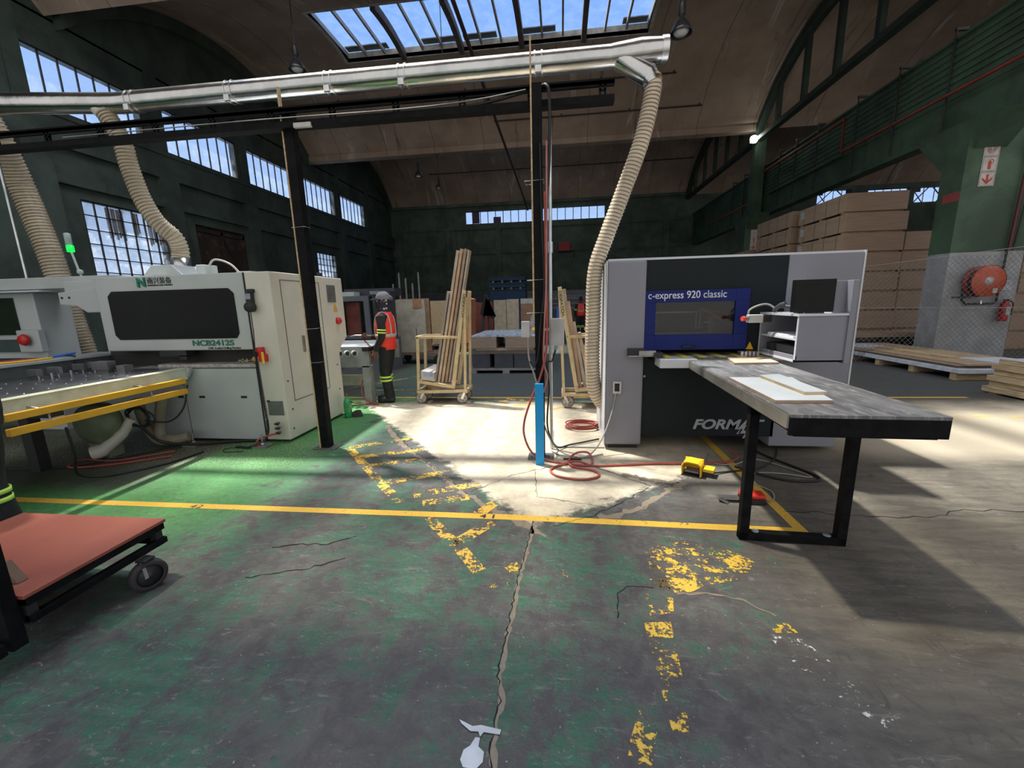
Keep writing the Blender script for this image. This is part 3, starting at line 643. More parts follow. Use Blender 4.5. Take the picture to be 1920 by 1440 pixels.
for y in (3.6, 2.75): MB().tube([(-4.3, y, .82), (-4.11, y, .80), (-4.11, y, .685)], .008, 6).build('guard_bracket', steel, dm)
cg = MB().box(-6.0, -5.62, 1.6, 4.6, .88, 1.03); cg.build('side_beam', mat('side_beam_grey', (.09, .10, .095), .4), dm, .006)
MB().box(-6.02, -5.60, 1.6, 4.7, 1.03, 1.055).build('side_beam_cover', white, dm)
for y in (3.55, 3.72, 3.95, 4.1):
    MB().box(-5.45, -5.30, y, y + .03, .93, 1.0).cyl((-5.33, y + .01, .895), (-5.33, y + .01, .98), .012, 8).build('clamp', steel, dm)
    MB().cyl((-5.20, y + .03, .895), (-5.20, y + .03, .96), .012, 8).build('clamp_pin', steel, dm)
MB().box(-5.2, -5.0, 3.95, 4.05, .93, 1.02).box(-5.18, -5.02, 3.97, 4.03, .895, .93).build('clamp_block', steel, dm)
MB().box(-4.95, -4.85, 4.0, 4.1, .895, .97).build('clamp_block', steel, dm)
un = MB().box(-5.4, -4.5, 1.6, 1.75, .6, .85).box(-5.4, -4.5, 3.0, 3.12, .65, .855).box(-4.95, -4.8, 1.2, 4.2, .72, .855).box(-4.55, -4.45, 1.2, 4.2, .79, .855)
un.build('bed_frame', dark, dm)
MB().box(-5.32, -5.2, 3.3, 3.4, 0.0, .70).build('bed_leg', dark, dm)
mo = MB().lathe([(0, -.12), (.16, -.12), (.21, -.09), (.22, 0), (.21, .09), (.1, .12), (0, .12)], Matrix.Translation((-5.0, 3.75, .38)) @ Matrix.Rotation(R(90), 4, 'X'), 28).box(-5.12, -4.88, 3.7, 3.85, 0.0, .2)
mo.build('blower_motor', mat('blower_green', (.16, .19, .12), .5), dm)
MB().tube(curve_pts([(-4.72, 3.86, .40), (-4.80, 3.80, .25), (-4.93, 3.68, .10), (-5.0, 3.62, .08)]), [.05] * 8 + [.06] * 8 + [.075] * 8 + [.07], 14).build('white_duct_boot', cream, dm)
for c in ([(-4.55, 4.1, .6), (-4.62, 4.08, .3), (-4.60, 4.05, .12), (-4.42, 4.05, .10), (-4.30, 4.1, .12)], [(-4.95, 4.15, .55), (-4.85, 4.1, .3), (-4.66, 4.05, .09), (-4.45, 4.12, .08)]):
    MB().tube(curve_pts(c), .055, 12).build('flexible_hose', mat('old_hose', (.24, .21, .15), .6), dm)
rnd = random.Random(9); pts = []
for k in range(40): a = k * .8; pts.append((-4.62 + .14 * math.cos(a) + rnd.uniform(-.03, .03), 3.86 + rnd.uniform(-.02, .02), .42 + .11 * math.sin(a) + rnd.uniform(-.02, .02)))
MB().tube(curve_pts(pts, 3), .009, 6).build('cable_bundle', cable_b, dm)
MB().tube(curve_pts([(-4.55, 3.85, .38), (-4.3, 3.9, .36), (-4.15, 3.95, .5), (-4.1, 4.0, .75)]), .009, 6).build('cable', cable_b, dm)
MB().tube(curve_pts([(-4.6, 3.84, .32), (-4.5, 3.95, .10), (-4.2, 4.1, .03), (-3.9, 4.22, .02), (-3.5, 4.3, .02)]), .016, 8).build('cable', cable_b, dm)
for (x, y) in ((-4.28, 4.12), (-3.40, 4.12)):
    MB().box(x - .085, x + .085, y - .07, y + .07, 0, .022).cyl((x, y, .02), (x, y, .15), .010, 10).lathe([(0, .02), (.028, .02), (.028, .05), (0, .05)], Matrix.Translation((x, y, 0)), 6).build('levelling_foot', steel, dm)
MB().box(-3.39, -3.20, YF - .004, YF, .33, .50).box(-3.37, -3.31, YF - .006, YF, .35, .42).build('data_plate', mat('plate_grey', (.12, .14, .12), .5), dm)
MB().box(-3.395, -3.36, YF - .008, YF, .49, .51).build('plate_clip', dark, dm)
vv = MB()
for k in range(3): vv.tube([(-3.32, 4.26, .12 + .055 * k), (-3.24, 4.2, .14 + .055 * k), (-3.20, 4.17, .16 + .055 * k)], [.014, .018, .012], 8)
vv.build('air_valves', mat('valve_black', (.03, .03, .03), .4), dm)
MB().tube(curve_pts([(-3.3, 4.25, .12), (-3.42, 4.12, .10), (-3.47, 4.1, .03), (-3.4, 4.08, .02)]), .012, 8).build('air_hose', hose_r, dm)
# hand pendant hanging from the cabinet front
pd = thing('hand_pendant', 'black handheld control pendant hanging on the front of the white machine', 'controller', (-3.40, 4.2, 1.5))
MB().box(-3.43, -3.36, 4.215, 4.27, 1.60, 1.73).box(-3.42, -3.35, 4.235, 4.28, 1.73, 1.77).build('body', seam, pd, .008)
MB().box(-3.425, -3.365, 4.21, 4.216, 1.66, 1.72).build('display', mat('pendant_display', (.25, .27, .33), .3), pd)
MB().lathe([(0, -.012), (.05, -.012), (.055, 0), (.055, .05), (0, .05)], Matrix.Translation((-3.39, 4.20, 1.575)) @ Matrix.Rotation(R(-90), 4, 'X')).build('hand_wheel', seam, pd)
cp = [(-3.39, 4.22, 1.52), (-3.39, 4.22, 1.3), (-3.39, 4.20, 1.08)]
for k in range(0, 260): a = k * 1.15; z = 1.08 - .78 * k / 260; cp.append((-3.385 + .012 * math.cos(a) + .02 * k / 260, 4.20 + .012 * math.sin(a), z))
MB().tube(cp, .0055, 5).build('coiled_cord', cable_b, pd)
MB().tube(curve_pts([(-3.365, 4.20, .30), (-3.37, 4.19, .15), (-3.40, 4.12, .05), (-3.52, 4.05, .018), (-3.66, 4.06, .016), (-3.78, 4.0, .008), (-3.7, 3.92, .006), (-3.5, 3.95, .008)]), [.014] * 34 + [.004] * 23, 8).build('lead', cable_b, pd)
eb = thing('emergency_stop_box', 'small red and yellow emergency stop box beside the coiled cord on the white machine', 'switch', (-3.33, 4.2, 1.0))
MB().box(-3.40, -3.33, 4.215, 4.28, 1.03, 1.13).box(-3.37, -3.30, 4.21, 4.28, .97, 1.05).build('case', red_p, eb, .004)
MB().box(-3.325, -3.30, 4.205, 4.212, .95, 1.08).build('label_strip', yel_p, eb)
MB().lathe([(0, 0), (.02, 0), (.03, .02), (.02, .04), (0, .04)], Matrix.Translation((-3.42, 4.23, 1.0)) @ Matrix.Rotation(R(90), 4, 'X')).build('knob', mat('brass_knob', (.35, .22, .06), .4), eb)
# chips on rail
ch = MB(); rnd = random.Random(5)
for k in range(26): x = -3.62 + rnd.uniform(-.14, .1); ch.bar((x, 4.33 + rnd.uniform(0, .1), .94 + rnd.uniform(0, .04)), (x + rnd.uniform(-.06, .06), 4.35 + rnd.uniform(0, .06), .94 + rnd.uniform(0, .05)), .006, .003)
tag(ch.build('wood_shavings', mat('shavings', (.6, .5, .33), .7)), 'heap of pale wood shavings on the machine rail', 'shavings', kind='stuff')

# control desk with keyboard at far left
cd = thing('control_desk', 'white control desk with dark screen and red emergency button at the far left edge', 'desk', (-7.0, 4.7, 0))
MB().box(-7.75, -6.68, 4.6, 5.0, .98, 1.83).build('cabinet', white, cd, .015)
MB().box(-7.7, -6.98, 4.585, 4.6, 1.30, 1.77).build('screen', mat('screen_dark_green', (.012, .02, .012), .15), cd)
MB().box(-7.75, -6.85, 4.57, 4.6, 1.08, 1.24).build('button_panel', mat('panel_dark', (.05, .07, .07), .3), cd)
MB().box(-6.95, -6.62, 4.52, 4.6, 1.08, 1.36).build('stop_box', white, cd, .01)
MB().lathe([(0, 0), (.06, 0), (.075, .02), (.06, .05), (0, .05)], Matrix.Translation((-6.79, 4.50, 1.24)) @ Matrix.Rotation(R(90), 4, 'X')).build('emergency_button', red_p, cd)
MB().box(-7.6, -6.2, 4.2, 4.62, .97, .99).build('keyboard_shelf', white, cd)
MB().box(-7.4, -6.55, 4.25, 4.45, .99, 1.012).build('keyboard', mat('keyboard_black', (.02, .02, .025), .5), cd)
MB().box(-7.5, -6.7, 4.65, 4.95, 0, .98).build('pedestal', white, cd)
MB().box(-7.7, -6.35, 4.45, 4.9, 1.83, 1.848).build('top_shelf', grey_w, cd)
ms = tag(MB().rings([(-6.45, 4.35, .99, .035, .05), (-6.45, 4.35, 1.01, .03, .045), (-6.45, 4.35, 1.02, .012, .02)]).build('computer_mouse', mat('mouse_black', (.04, .04, .045), .4)), 'dark computer mouse on the white keyboard shelf', 'mouse')
rag = MB()
for k, c in enumerate(([(-5.75, 3.95, 1.06), (-5.85, 3.8, 1.07), (-5.95, 3.4, 1.07)], )): rag.tube(curve_pts(c), .008, 6)
tag(rag.build('air_line', mat('red_line', (.45, .04, .04), .5)), 'thin red air line lying on the machine side cover', 'hose')
tag(MB().tube(curve_pts([(-5.75, 4.0, 1.065), (-5.72, 3.7, 1.065), (-5.85, 3.45, 1.065)]), .012, 6).build('air_line', yel_p), 'thin yellow air line lying on the machine side cover', 'hose')
bgun = thing('air_gun', 'blue air blow gun lying on the machine side cover', 'tool', (-5.75, 4.1, 1.06))
MB().tube([(-5.78, 4.02, 1.075), (-5.74, 4.12, 1.085), (-5.70, 4.2, 1.10)], [.014, .018, .014], 8).build('barrel', mat('blue_plastic', (.02, .12, .45), .4), bgun)
MB().tube([(-5.74, 4.12, 1.08), (-5.64, 4.14, 1.07), (-5.60, 4.1, .99)], .012, 8).build('grip', cable_b, bgun)

# ------------------------------------------------------------------ posts, rails, duct
def hpost(x, y, h, wd, label, group=None):
    t = thing('steel_post', label, 'post', (x, y, 0), 0, group)
    MB().box(x - wd / 2, x + wd / 2, y - wd / 2, y + wd / 2, .012, h).build('column', black, t, .004)
    MB().box(x - .13, x + .13, y - .09, y + .09, 0, .012).build('base_plate', mat('base_plate', (.16, .16, .16), .5, .5), t, .002)
    for sx in (-.1, .1): MB().cyl((x + sx, y - .05, .01), (x + sx, y - .05, .03), .012, 8).build('anchor_bolt', steel, t)
    return t
hpost(-2.62, 4.14, 3.42, .095, 'black steel post beside the white drilling machine, carrying the cable rail')
hpost(-.205, 3.97, 3.39, .085, 'black steel post at the centre with blue sleeve at its foot')
tag(MB().box(-2.684, -2.670, 4.09, 4.13, .0, 3.62).build('wooden_batten', wood), 'thin wooden batten tied along the black post beside the white machine', 'batten')
tag(MB().box(-.262, -.248, 3.93, 3.945, 1.40, 3.74).build('wooden_batten', wood), 'long thin wooden batten tied along the centre post, rising past the duct', 'batten')
tag(MB().box(-.245, -.165, 3.755, 3.80, 0, .80).build('blue_post_guard', mat('bright_blue', (.0, .27, .62), .45, 0, .03)), 'bright blue plastic sleeve standing at the foot of the centre post', 'post guard')
for (x, y, z, wd) in ((-2.62, 4.14, 2.35, .10), (-2.62, 4.14, 1.33, .10), (-2.62, 4.14, .97, .10), (-.22, 3.96, 2.6, .13), (-.22, 3.96, 1.45, .13), (-.22, 3.96, 1.75, .12)):
    tag(MB().tube([(x - wd * .75, y - wd * .52, z), (x + wd * .55, y - wd * .52, z + .005), (x + wd * .55, y + .06, z + .01), (x - wd * .75, y + .06, z), (x - wd * .75, y - wd * .52, z)], .0022, 5).build('wire_tie', galv), 'thin wire tie around the black post', 'wire', 'wire ties on the black posts')
rt_ = thing('cable_rail', 'twin black steel cable rail running overhead from post to post below the duct', 'rail', (-3, 4.1, 3.3))
MB().box(-8.2, .46, 4.03, 4.09, 3.375, 3.405).box(-8.2, .46, 4.03, 4.036, 3.36, 3.42).build('upper_channel', black, rt_)
MB().box(-8.2, .46, 4.02, 4.12, 3.235, 3.29).build('lower_channel', black, rt_)
for x in [ -7.7 + .62 * k for k in range(14)]:
    MB().box(x - .03, x - .012, 4.03, 4.05, 3.29, 3.38).box(x + .012, x + .03, 4.03, 4.05, 3.29, 3.38).box(x - .03, x + .03, 4.03, 4.05, 3.325, 3.34).build('bracket', black, rt_)
MB().tube(curve_pts([(-5, 4.06, 3.29), (-3, 4.06, 3.285), (-1.5, 4.06, 3.30), (-.8, 4.05, 3.30), (-.25, 4.04, 3.38), (-.12, 3.94, 3.36), (-.095, 3.93, 3.2), (-.1, 3.93, 2.8), (-.125, 3.93, 2.45)]), .014, 8).build('cable', cable_b, rt_)
MB().tube(curve_pts([(-5, 4.0, 3.30), (-3, 4.0, 3.31), (-1.5, 4.0, 3.30), (-.8, 4.0, 3.32), (-.3, 3.98, 3.36)]), .005, 6).build('cable', mat('mid_grey_cable', (.12, .12, .11), .5), rt_)
MB().box(-2.5, -2.33, 4.0, 4.03, 3.22, 3.26).build('tape', mat('pale_tape', (.5, .5, .48), .6), rt_)
DY, DZ = 4.66, 3.90
du = thing('extraction_duct', 'long shiny galvanised round duct crossing the hall overhead', 'duct', (-2, DY, DZ))
MB().tube([(-9.0, 4.45, 3.98), (-6.2, 4.52, 3.92), (-4.95, 4.62, 3.87), (-2, DY, 3.89), (.55, 4.70, 3.91)], .105, 28).build('pipe', ductm, du)
for x in (-4.75, -3.55, -2.42, -1.62, -.22):
    yy = 4.62 + (x + 4.95) / 5.5 * .08; zz = 3.87 + (x + 4.95) / 5.5 * .04
    for dx in (-.035, .035): MB().tube([(x + dx - .008, yy, zz), (x + dx + .008, yy, zz)], .112, 28).build('clamp_ring', galv, du)
    MB().box(x - .03, x + .03, yy - .125, yy - .1, zz - .13, zz - .07).build('clamp_buckle', galv, du)
MB().tube([(.50, 4.70, 3.91), (.78, 4.70, 3.92), (1.02, 4.70, 3.93)], [.108, .125, .105], 24).tube([(.55, 4.70, 3.90), (.86, 4.70, 3.72), (.90, 4.68, 3.62)], [.10, .10, .10], 24).build('branch_fitting', ductm, du)
MB().tube([(.97, 4.70, 3.93), (1.03, 4.70, 3.93)], .115, 24).build('end_cap', galv, du)
MB().tube([(-5.25, 4.60, 3.86), (-5.1, 4.60, 3.72)], [.07, .085], 20).build('branch_fitting', cream, du)
text('lettering', 'Lindo', .09, mat('marker_faint', (.25, .25, .24), .5), du, Matrix.Translation((.0, 4.597, 3.87)) @ Matrix.Rotation(PI / 2, 4, 'X'), .001, .3)
for x in (-5.0, -.15): MB().tube([(x, 4.66, 3.9), (x, 4.66, 8.9)], .008, 5) if False else None
for x in (-1.2, -6.5): tag(MB().tube([(x, 4.66 if x > -2 else 4.52, 4.03), (x, 4.66, 10.9)], .004, 5).build('hanger_wire', dark), 'thin steel wire holding up the silver duct', 'wire', 'wires holding the duct')
def ribbed(name, ctrl, r, m, label, n=10, rib=.036):
    P = curve_pts(ctrl, n); L = [0]
    for a, b in zip(P[:-1], P[1:]): L.append(L[-1] + (b - a).length)
    tot = L[-1]; k = int(tot / rib) * 2; Q = []; rs = []; j = 0
    for i in range(k + 1):
        s_ = tot * i / k
        while j < len(L) - 2 and L[j + 1] < s_: j += 1
        u = (s_ - L[j]) / max(1e-6, L[j + 1] - L[j]); Q.append(P[j].lerp(P[j + 1], min(1, u))); rs.append(r * (1.0 if i % 2 else .86))
    o = tag(MB().tube(Q, rs, 22).build(name, m), label, 'hose')
    H = []; u = None; nt_ = int(tot / rib); per = 12; j = 0
    for i in range(nt_ * per + 1):
        s_ = tot * i / (nt_ * per)
        while j < len(L) - 2 and L[j + 1] < s_: j += 1
        f_ = (s_ - L[j]) / max(1e-6, L[j + 1] - L[j]); c = P[j].lerp(P[j + 1], min(1, f_)); d = (P[j + 1] - P[j]).normalized()
        u = d.orthogonal().normalized() if u is None else (u - d * u.dot(d)).normalized()
        a = 2 * PI * i / per; H.append(c + (u * math.cos(a) + d.cross(u) * math.sin(a)) * r * .985)
    MB().tube(H, r * .042, 5).build('wire_helix', mat('helix_wire', (.26, .19, .12), .5), o)
    return o
ribbed('extraction_hose', [(.90, 4.68, 3.70), (.90, 4.66, 3.55), (.80, 4.62, 3.1), (.62, 4.60, 2.6), (.47, 4.58, 2.2), (.36, 4.58, 1.85), (.345, 4.60, 1.3), (.345, 4.62, .85), (.38, 4.66, .55), (.47, 4.72, .38)], .083, hosem_r, 'thick cream ribbed hose hanging from the duct end down beside the grey edge machine')
ribbed('extraction_hose', [(-5.13, 4.60, 3.78), (-5.0, 4.61, 3.5), (-4.97, 4.62, 3.2), (-4.90, 4.64, 2.85), (-4.80, 4.68, 2.6), (-4.70, 4.76, 2.45), (-4.70, 4.82, 2.3), (-4.72, 4.82, 2.18)], .095, hosem, 'ribbed hose dropping from the duct onto the top of the white drilling machine')
ribbed('extraction_hose', [(-7.62, 5.2, 4.2), (-7.62, 5.3, 3.9), (-7.70, 5.5, 3.3), (-7.50, 5.5, 2.4), (-7.40, 5.5, 1.6), (-7.30, 5.5, 1.0), (-7.25, 5.5, .5)], .15, hosem, 'widest ribbed hose hanging at the far left behind the white machine', rib=.045)
tag(MB().tube([(-7.28, 5.0, 3.6), (-7.28, 5.0, 1.1)], .018, 8).tube([(-7.28, 5.0, 3.6), (-7.28, 5.0, 8.9)], .018, 8).build('drop_pipe', galv), 'thin grey drop pipe beside the widest hose at far left', 'pipe')
# conduit and boxes near centre post
cn = thing('conduit_pipe', 'galvanised conduit pipe standing beside the centre post', 'pipe', (-.11, 4.2, 0))
MB().tube([(-.105, 4.22, 0), (-.105, 4.2, 1.3), (-.10, 4.2, 3.2)], .018, 10).build('tube', galv, cn)
MB().tube([(-.103, 4.2, 2.02), (-.103, 4.2, 2.12)], .027, 10).build('coupling', galv, cn)
jb = thing('junction_box', 'tall grey junction box on the conduit, right of the centre post', 'electrical box', (-.04, 4.12, 1.2))
MB().box(-.105, .03, 4.08, 4.17, 1.12, 1.39).build('case', mat('box_grey', (.42, .42, .42), .45), jb, .006)
MB().tube([(-.05, 4.12, 1.12), (-.05, 4.12, 1.08)], .018, 10).build('gland', cable_g, jb)
MB().box(-.05, -.04, 4.17, 4.19, 1.1, 1.3).build('bracket', dark, jb)
jb2 = thing('switch_box', 'small grey switch box on the left side of the centre post', 'electrical box', (-.36, 3.93, 1.3))
MB().box(-.375, -.295, 3.90, 3.96, 1.225, 1.375).build('case', mat('box_grey', (.42, .42, .42), .45), jb2, .006)
MB().box(-.295, -.25, 3.91, 3.95, 1.33, 1.365).box(-.295, -.25, 3.91, 3.95, 1.25, 1.29).build('bracket', mat('bracket_grey', (.3, .3, .32), .4), jb2)
MB().tube([(-.315, 3.93, 1.23), (-.315, 3.93, 1.20)], .012, 8).build('gland', cable_g, jb2)
tag(MB().tube(curve_pts([(-.315, 3.93, 1.20), (-.305, 3.91, 1.02), (-.25, 3.88, .85), (-.215, 3.88, .7), (-.20, 3.88, .5), (-.12, 4.0, .2), (.0, 4.05, .03), (.2, 3.95, .012), (.42, 4.05, .012)]), .008, 8).build('power_cable', cable_g), 'grey power cable curving down from the small switch box', 'cable')
tag(MB().tube(curve_pts([(-.18, 3.90, 2.9), (-.17, 3.885, 2.2), (-.155, 3.88, 1.7), (-.19, 3.88, 1.35), (-.22, 3.88, 1.05), (-.26, 3.87, .95), (-.30, 3.88, 1.0)]), .006, 6).build('power_cable', cable_b), 'thin cable running down the front of the centre post and looping at its box', 'cable')
tag(MB().tube(curve_pts([(-.05, 4.12, 1.10), (-.09, 4.10, .97), (-.14, 4.06, .95), (-.12, 4.06, .7), (-.14, 4.06, .3), (-.05, 4.15, .05), (.1, 4.3, .02), (.42, 4.5, .02)]), .009, 8).build('power_cable', cable_b), 'black cable hanging down from the tall junction box to the floor', 'cable')
hs = [(-.14, 3.87, 2.5), (-.135, 3.865, 1.9), (-.13, 3.865, 1.4), (-.14, 3.86, 1.1), (-.2, 3.84, .85), (-.30, 3.84, .6), (-.36, 3.86, .4), (-.36, 3.86, .25), (-.29, 3.88, .08), (-.15, 3.85, .02), (.05, 3.78, .012), (.25, 3.74, .012), (.30, 3.85, .02), (.27, 3.98, .05), (.16, 3.98, .05), (.08, 3.85, .03), (.10, 3.72, .012), (.30, 3.62, .012), (.33, 3.50, .012), (.18, 3.42, .012), (-.03, 3.48, .012), (-.10, 3.62, .012), (.0, 3.74, .014), (.15, 3.80, .03), (.3, 3.74, .012), (.5, 3.76, .012), (.85, 3.82, .012), (1.15, 3.84, .012), (1.5, 3.88, .012), (1.7, 4.0, .02), (1.68, 4.15, .05)]
tag(MB().tube(curve_pts(hs), .0105, 8).build('air_hose', hose_r), 'red air hose running down the centre post and looping on the floor', 'hose')
tag(MB().tube(curve_pts([(-.12, 3.86, 2.9), (-.13, 3.858, 1.8), (-.155, 3.858, 1.3), (-.165, 3.858, 1.0), (-.13, 3.855, .85), (-.17, 3.845, .7)]), .008, 8).build('air_hose', mat('faded_red_hose', (.42, .16, .13), .5)), 'faded red air hose pressed against the centre post', 'hose')
rc = []
for k in range(60): a = k * .42; rc.append((.26 + .19 * math.cos(a) * (1 + .1 * math.sin(k)), 4.98 + .15 * math.sin(a), .012 + .001 * k))
rc += [(.6, 4.9, .02), (.75, 4.85, .02)]
tag(MB().tube(curve_pts(rc, 3), .008, 6).build('air_hose', hose_r), 'red hose lying in tangled coils on the floor behind the grey edge machine', 'hose')
tag(MB().box(-.10, .46, 4.25, 4.27, 0, .01).box(-.1, -.09, 4.25, 4.85, 0, .01).build('floor_plate_frame', mat('thin_grey', (.2, .2, .2), .6)), 'thin metal edge strip on the floor beside the grey machine', 'strip')
tag(MB().box(.02, .20, 3.90, 3.93, 0, .012).build('steel_flat', rust), 'short rusty steel flat on the floor beside the red hose loop', 'scrap')

# ------------------------------------------------------------------ edge machine on the right
em = thing('edge_machine', 'grey and blue edge processing machine printed c-express 920 classic, right of centre', 'machine', (1.6, 4.6, 0))
F = 4.27
MB().box(.455, .825, F - .05, 5.15, .055, 1.925).build('left_panel', grey_l, em, .02)
MB().box(.447, .4545, F - .04, 5.14, .06, 1.92).build('side_panel', grey_w, em)
MB().box(.50, .80, F + .02, 5.0, .0, .06).build('plinth', dark, em)
da = MB(); cut_wall(da, 'y', F, F + .04, .825, 2.13, .15, 1.925, [(.90, 1.69, 1.19, 1.53), (.88, 1.95, .955, 1.045)])
da.box(.825, 2.13, F + .04, 5.1, 1.88, 1.92).box(.825, 2.13, 5.06, 5.1, .15, 1.9).build('dark_front', anth, em)
rp = MB().box(2.12, 2.765, F - .01, 5.1, .62, 1.93).box(2.10, 2.72, F, 5.1, .05, .62).build('right_panel', grey_l, em, .006)
MB().box(.465, 2.765, F - .004, 5.14, 1.925, 1.945).build('top_trim', grey_w, em)
MB().box(2.757, 2.772, F - .014, 5.1, .62, 1.945).build('edge_trim', grey_w, em)
bf = MB(); cut_wall(bf, 'y', F - .035, F, .825, 1.79, 1.05, 1.63, [(.925, 1.665, 1.20, 1.515)]); b_ = bf.build('blue_door', bluem, em, .003)
MB().box(.925, 1.665, F - .02, F - .015, 1.20, 1.515).build('door_glass', M_CLEAR, b_)
MB().tube([(1.19, F - .035, 1.085), (1.19, F - .07, 1.085), (1.31, F - .07, 1.085), (1.31, F - .035, 1.085)], .009, 8).build('door_handle', blackp, b_)
text('lettering', 'c-express 920 classic', .098, printw, b_, face_y(.845, F - .034, 1.553), .003, 0, .0006, .885)
# inside the window
MB().box(.83, 2.1, 5.0, 5.04, 1.0, 1.88).build('inner_back', mat('inner_grey', (.10, .095, .09), .6), em)
MB().box(.85, 1.9, 4.62, 4.65, 1.40, 1.415).box(.85, 1.9, 4.55, 4.6, 1.17, 1.20).box(1.55, 1.68, 4.6, 4.75, 1.15, 1.35).box(.93, .96, 4.5, 4.53, 1.2, 1.32).box(.9, .99, 4.5, 4.53, 1.32, 1.34).build('inner_rails', steel, em)
MB().cyl((1.42, 4.6, 1.25), (1.42, 4.6, 1.42), .010, 8).cyl((1.46, 4.6, 1.25), (1.46, 4.6, 1.42), .010, 8).lathe([(0, 0), (.06, 0), (.06, .02), (0, .03)], Matrix.Translation((1.44, 4.6, 1.235))).box(1.5, 1.7, 4.58, 4.62, 1.29, 1.305).build('spindle', steel, em)
MB().tube(curve_pts([(1.42, 4.55, 1.44), (1.5, 4.5, 1.42), (1.58, 4.5, 1.36), (1.65, 4.5, 1.32)]), .018, 8).build('inner_hose', mat('orange_hose', (.55, .16, .07), .5), em)
# infeed shelf
MB().box(.94, 1.28, 4.02, F, .90, .985).build('infeed_box', grey_w, em, .004)
MB().box(.94, 2.15, F - .02, 4.5, .93, .99).build('infeed_table', mat('infeed_grey', (.20, .20, .20), .4), em)
inf = MB()
for x in (1.0, 1.16, 1.32, 1.5, 1.68, 1.86): inf.box(x, x + .07, 4.1, 4.45, .99, .996)
inf.build('yellow_strip', mat('faded_yellow', (.62, .52, .12), .5), em)
MB().box(.66, .82, 4.16, 4.22, 1.0, 1.075).box(.90, .98, 4.1, 4.25, .99, 1.04).build('clamp_black', dark, em)
MB().box(.76, .92, 4.13, 4.2, 1.01, 1.055).box(.66, .94, 4.15, 4.21, .995, 1.006).build('clamp_handle', steel, em)
ks = MB()
for k in range(5): ks.box(1.70 + .035 * k, 1.725 + .035 * k, 4.12, 4.2, .99, 1.04)
ks.box(1.86, 2.12, 4.0, 4.1, .97, 1.0).build('chain_link', steel, em)
MB().prism([(1.80, 1.045), (1.87, 1.045), (1.835, 1.12)], F - .006, F - .001, 'y').build('warning_sticker', yel_p, em)
MB().cyl((.845, F - .01, .78), (.845, F, .78), .012, 8).build('bolt', steel, em)
text('lettering', 'FORMAT', .14, greyp, em, face_y(1.345, F - .003, .228), .004, .25, .0045, 1.2)
MB().prism([(1.84, .13), (1.87, .18), (1.80, .18), (1.84, .27), (1.87, .27), (1.85, .21), (1.90, .21), (1.88, .16), (1.86, .13)], F - .005, F - .001, 'y').prism([(1.78, .175), (1.82, .23), (1.84, .23), (1.81, .175)], F - .005, F - .001, 'y').build('logo', greyp, em)
# socket
so = MB(); cut_wall(so, 'y', F - .085, F - .05, .525, .605, .615, .735, [(.54, .59, .635, .72)]); so.build('socket_frame', mat('box_white', (.5, .5, .47), .5), em)
MB().box(.535, .595, F - .065, F - .05, .63, .725).build('socket_inside', seam, em)
MB().tube([(.55, F - .07, .62), (.55, F - .07, .59)], .010, 8).tube([(.59, F - .07, .62), (.59, F - .07, .60)], .010, 8).build('socket_glands', cable_g, em)
tag(MB().tube(curve_pts([(.55, F - .07, .59), (.52, F - .08, .42), (.44, 4.1, .22), (.34, 4.0, .08), (.22, 3.94, .02), (.0, 4.0, .012), (-.1, 4.12, .012)]), .007, 8).build('power_cable', cable_g), 'pale cable falling from the socket on the grey edge machine to the floor', 'cable')
# computer cabinet
cc = thing('computer_cabinet', 'open-sided grey computer cabinet with paper shelf mounted on the edge machine', 'cabinet', (2.1, 3.9, 1.0))
x0, x1, y0, y1, z0, z1 = 1.91, 2.29, 3.60, 4.255, 1.01, 1.385
MB().box(x0, x1, y0, y0 + .018, z0, z1).box(x0, x1, y1 - .018, y1, z0, z1).box(x0, x1, y0, y1, z0, z0 + .018).box(x1 - .018, x1, y0, y1, z0, z1).box(x0, x0 + .012, y0, y1, z0, z0 + .055).build('body', grey_l, cc, .003)
MB().box(x0 - .01, x1 + .01, y0 - .01, y1, z1, z1 + .018).build('top', grey_w, cc)
MB().box(x0 - .003, x0, y0, y0 + .022, z0, z1).box(x0 - .003, x0, y0, y1, z0, z0 + .02).box(x0 - .003, x0, y1 - .02, y1, z0, z1).build('white_lip', grey_w, cc)
MB().box(x0 + .01, x1 - .02, y0 + .02, y1 - .02, 1.185, 1.20).build('shelf', grey_w, cc)
tag(MB().box(x0 + .02, x1 - .05, y0 + .1, y1 - .12, 1.20, 1.215).box(x0 + .03, x1 - .1, y0 + .2, y1 - .1, 1.215, 1.222).build('paper_stack', mat('white_paper', (.7, .7, .72), .7)), 'white papers on the shelf inside the computer cabinet', 'paper')
tag(MB().box(x0 + .03, x1 - .05, y0 + .06, y1 - .1, 1.03, 1.13).build('computer_box', mat('pc_black', (.02, .02, .022), .5)), 'black computer case on the floor of the grey cabinet', 'computer')
MB().box(2.27, 2.31, 3.585, 4.26, 1.0, 1.66).box(2.19, 2.31, 3.66, 3.68, 1.40, 1.66).build('side_arm', grey_l, cc, .003)
mn = thing('monitor', 'black flat computer monitor standing on the grey cabinet', 'monitor', (2.03, 3.68, 1.403))
T = Matrix.Translation((2.03, 3.66, 1.415)) @ Matrix.Rotation(R(-9), 4, 'Z')
def mbx(a, b, c, d, e, f, name, m): return MB().box(a, b, c, d, e, f, T).build(name, m, mn, .004)
mbx(-.15, .15, 0, .03, .0, .26, 'frame', mat('monitor_black', (.008, .008, .009), .5, spec=.2))
mbx(-.135, .135, -.003, .0, .022, .245, 'screen', mat('screen_off', (.012, .012, .012), .4, spec=.15))
mbx(-.05, .05, .03, .09, -.01, .2, 'stand', dark); mbx(-.09, .09, .0, .13, -.012, 0, 'foot', dark)
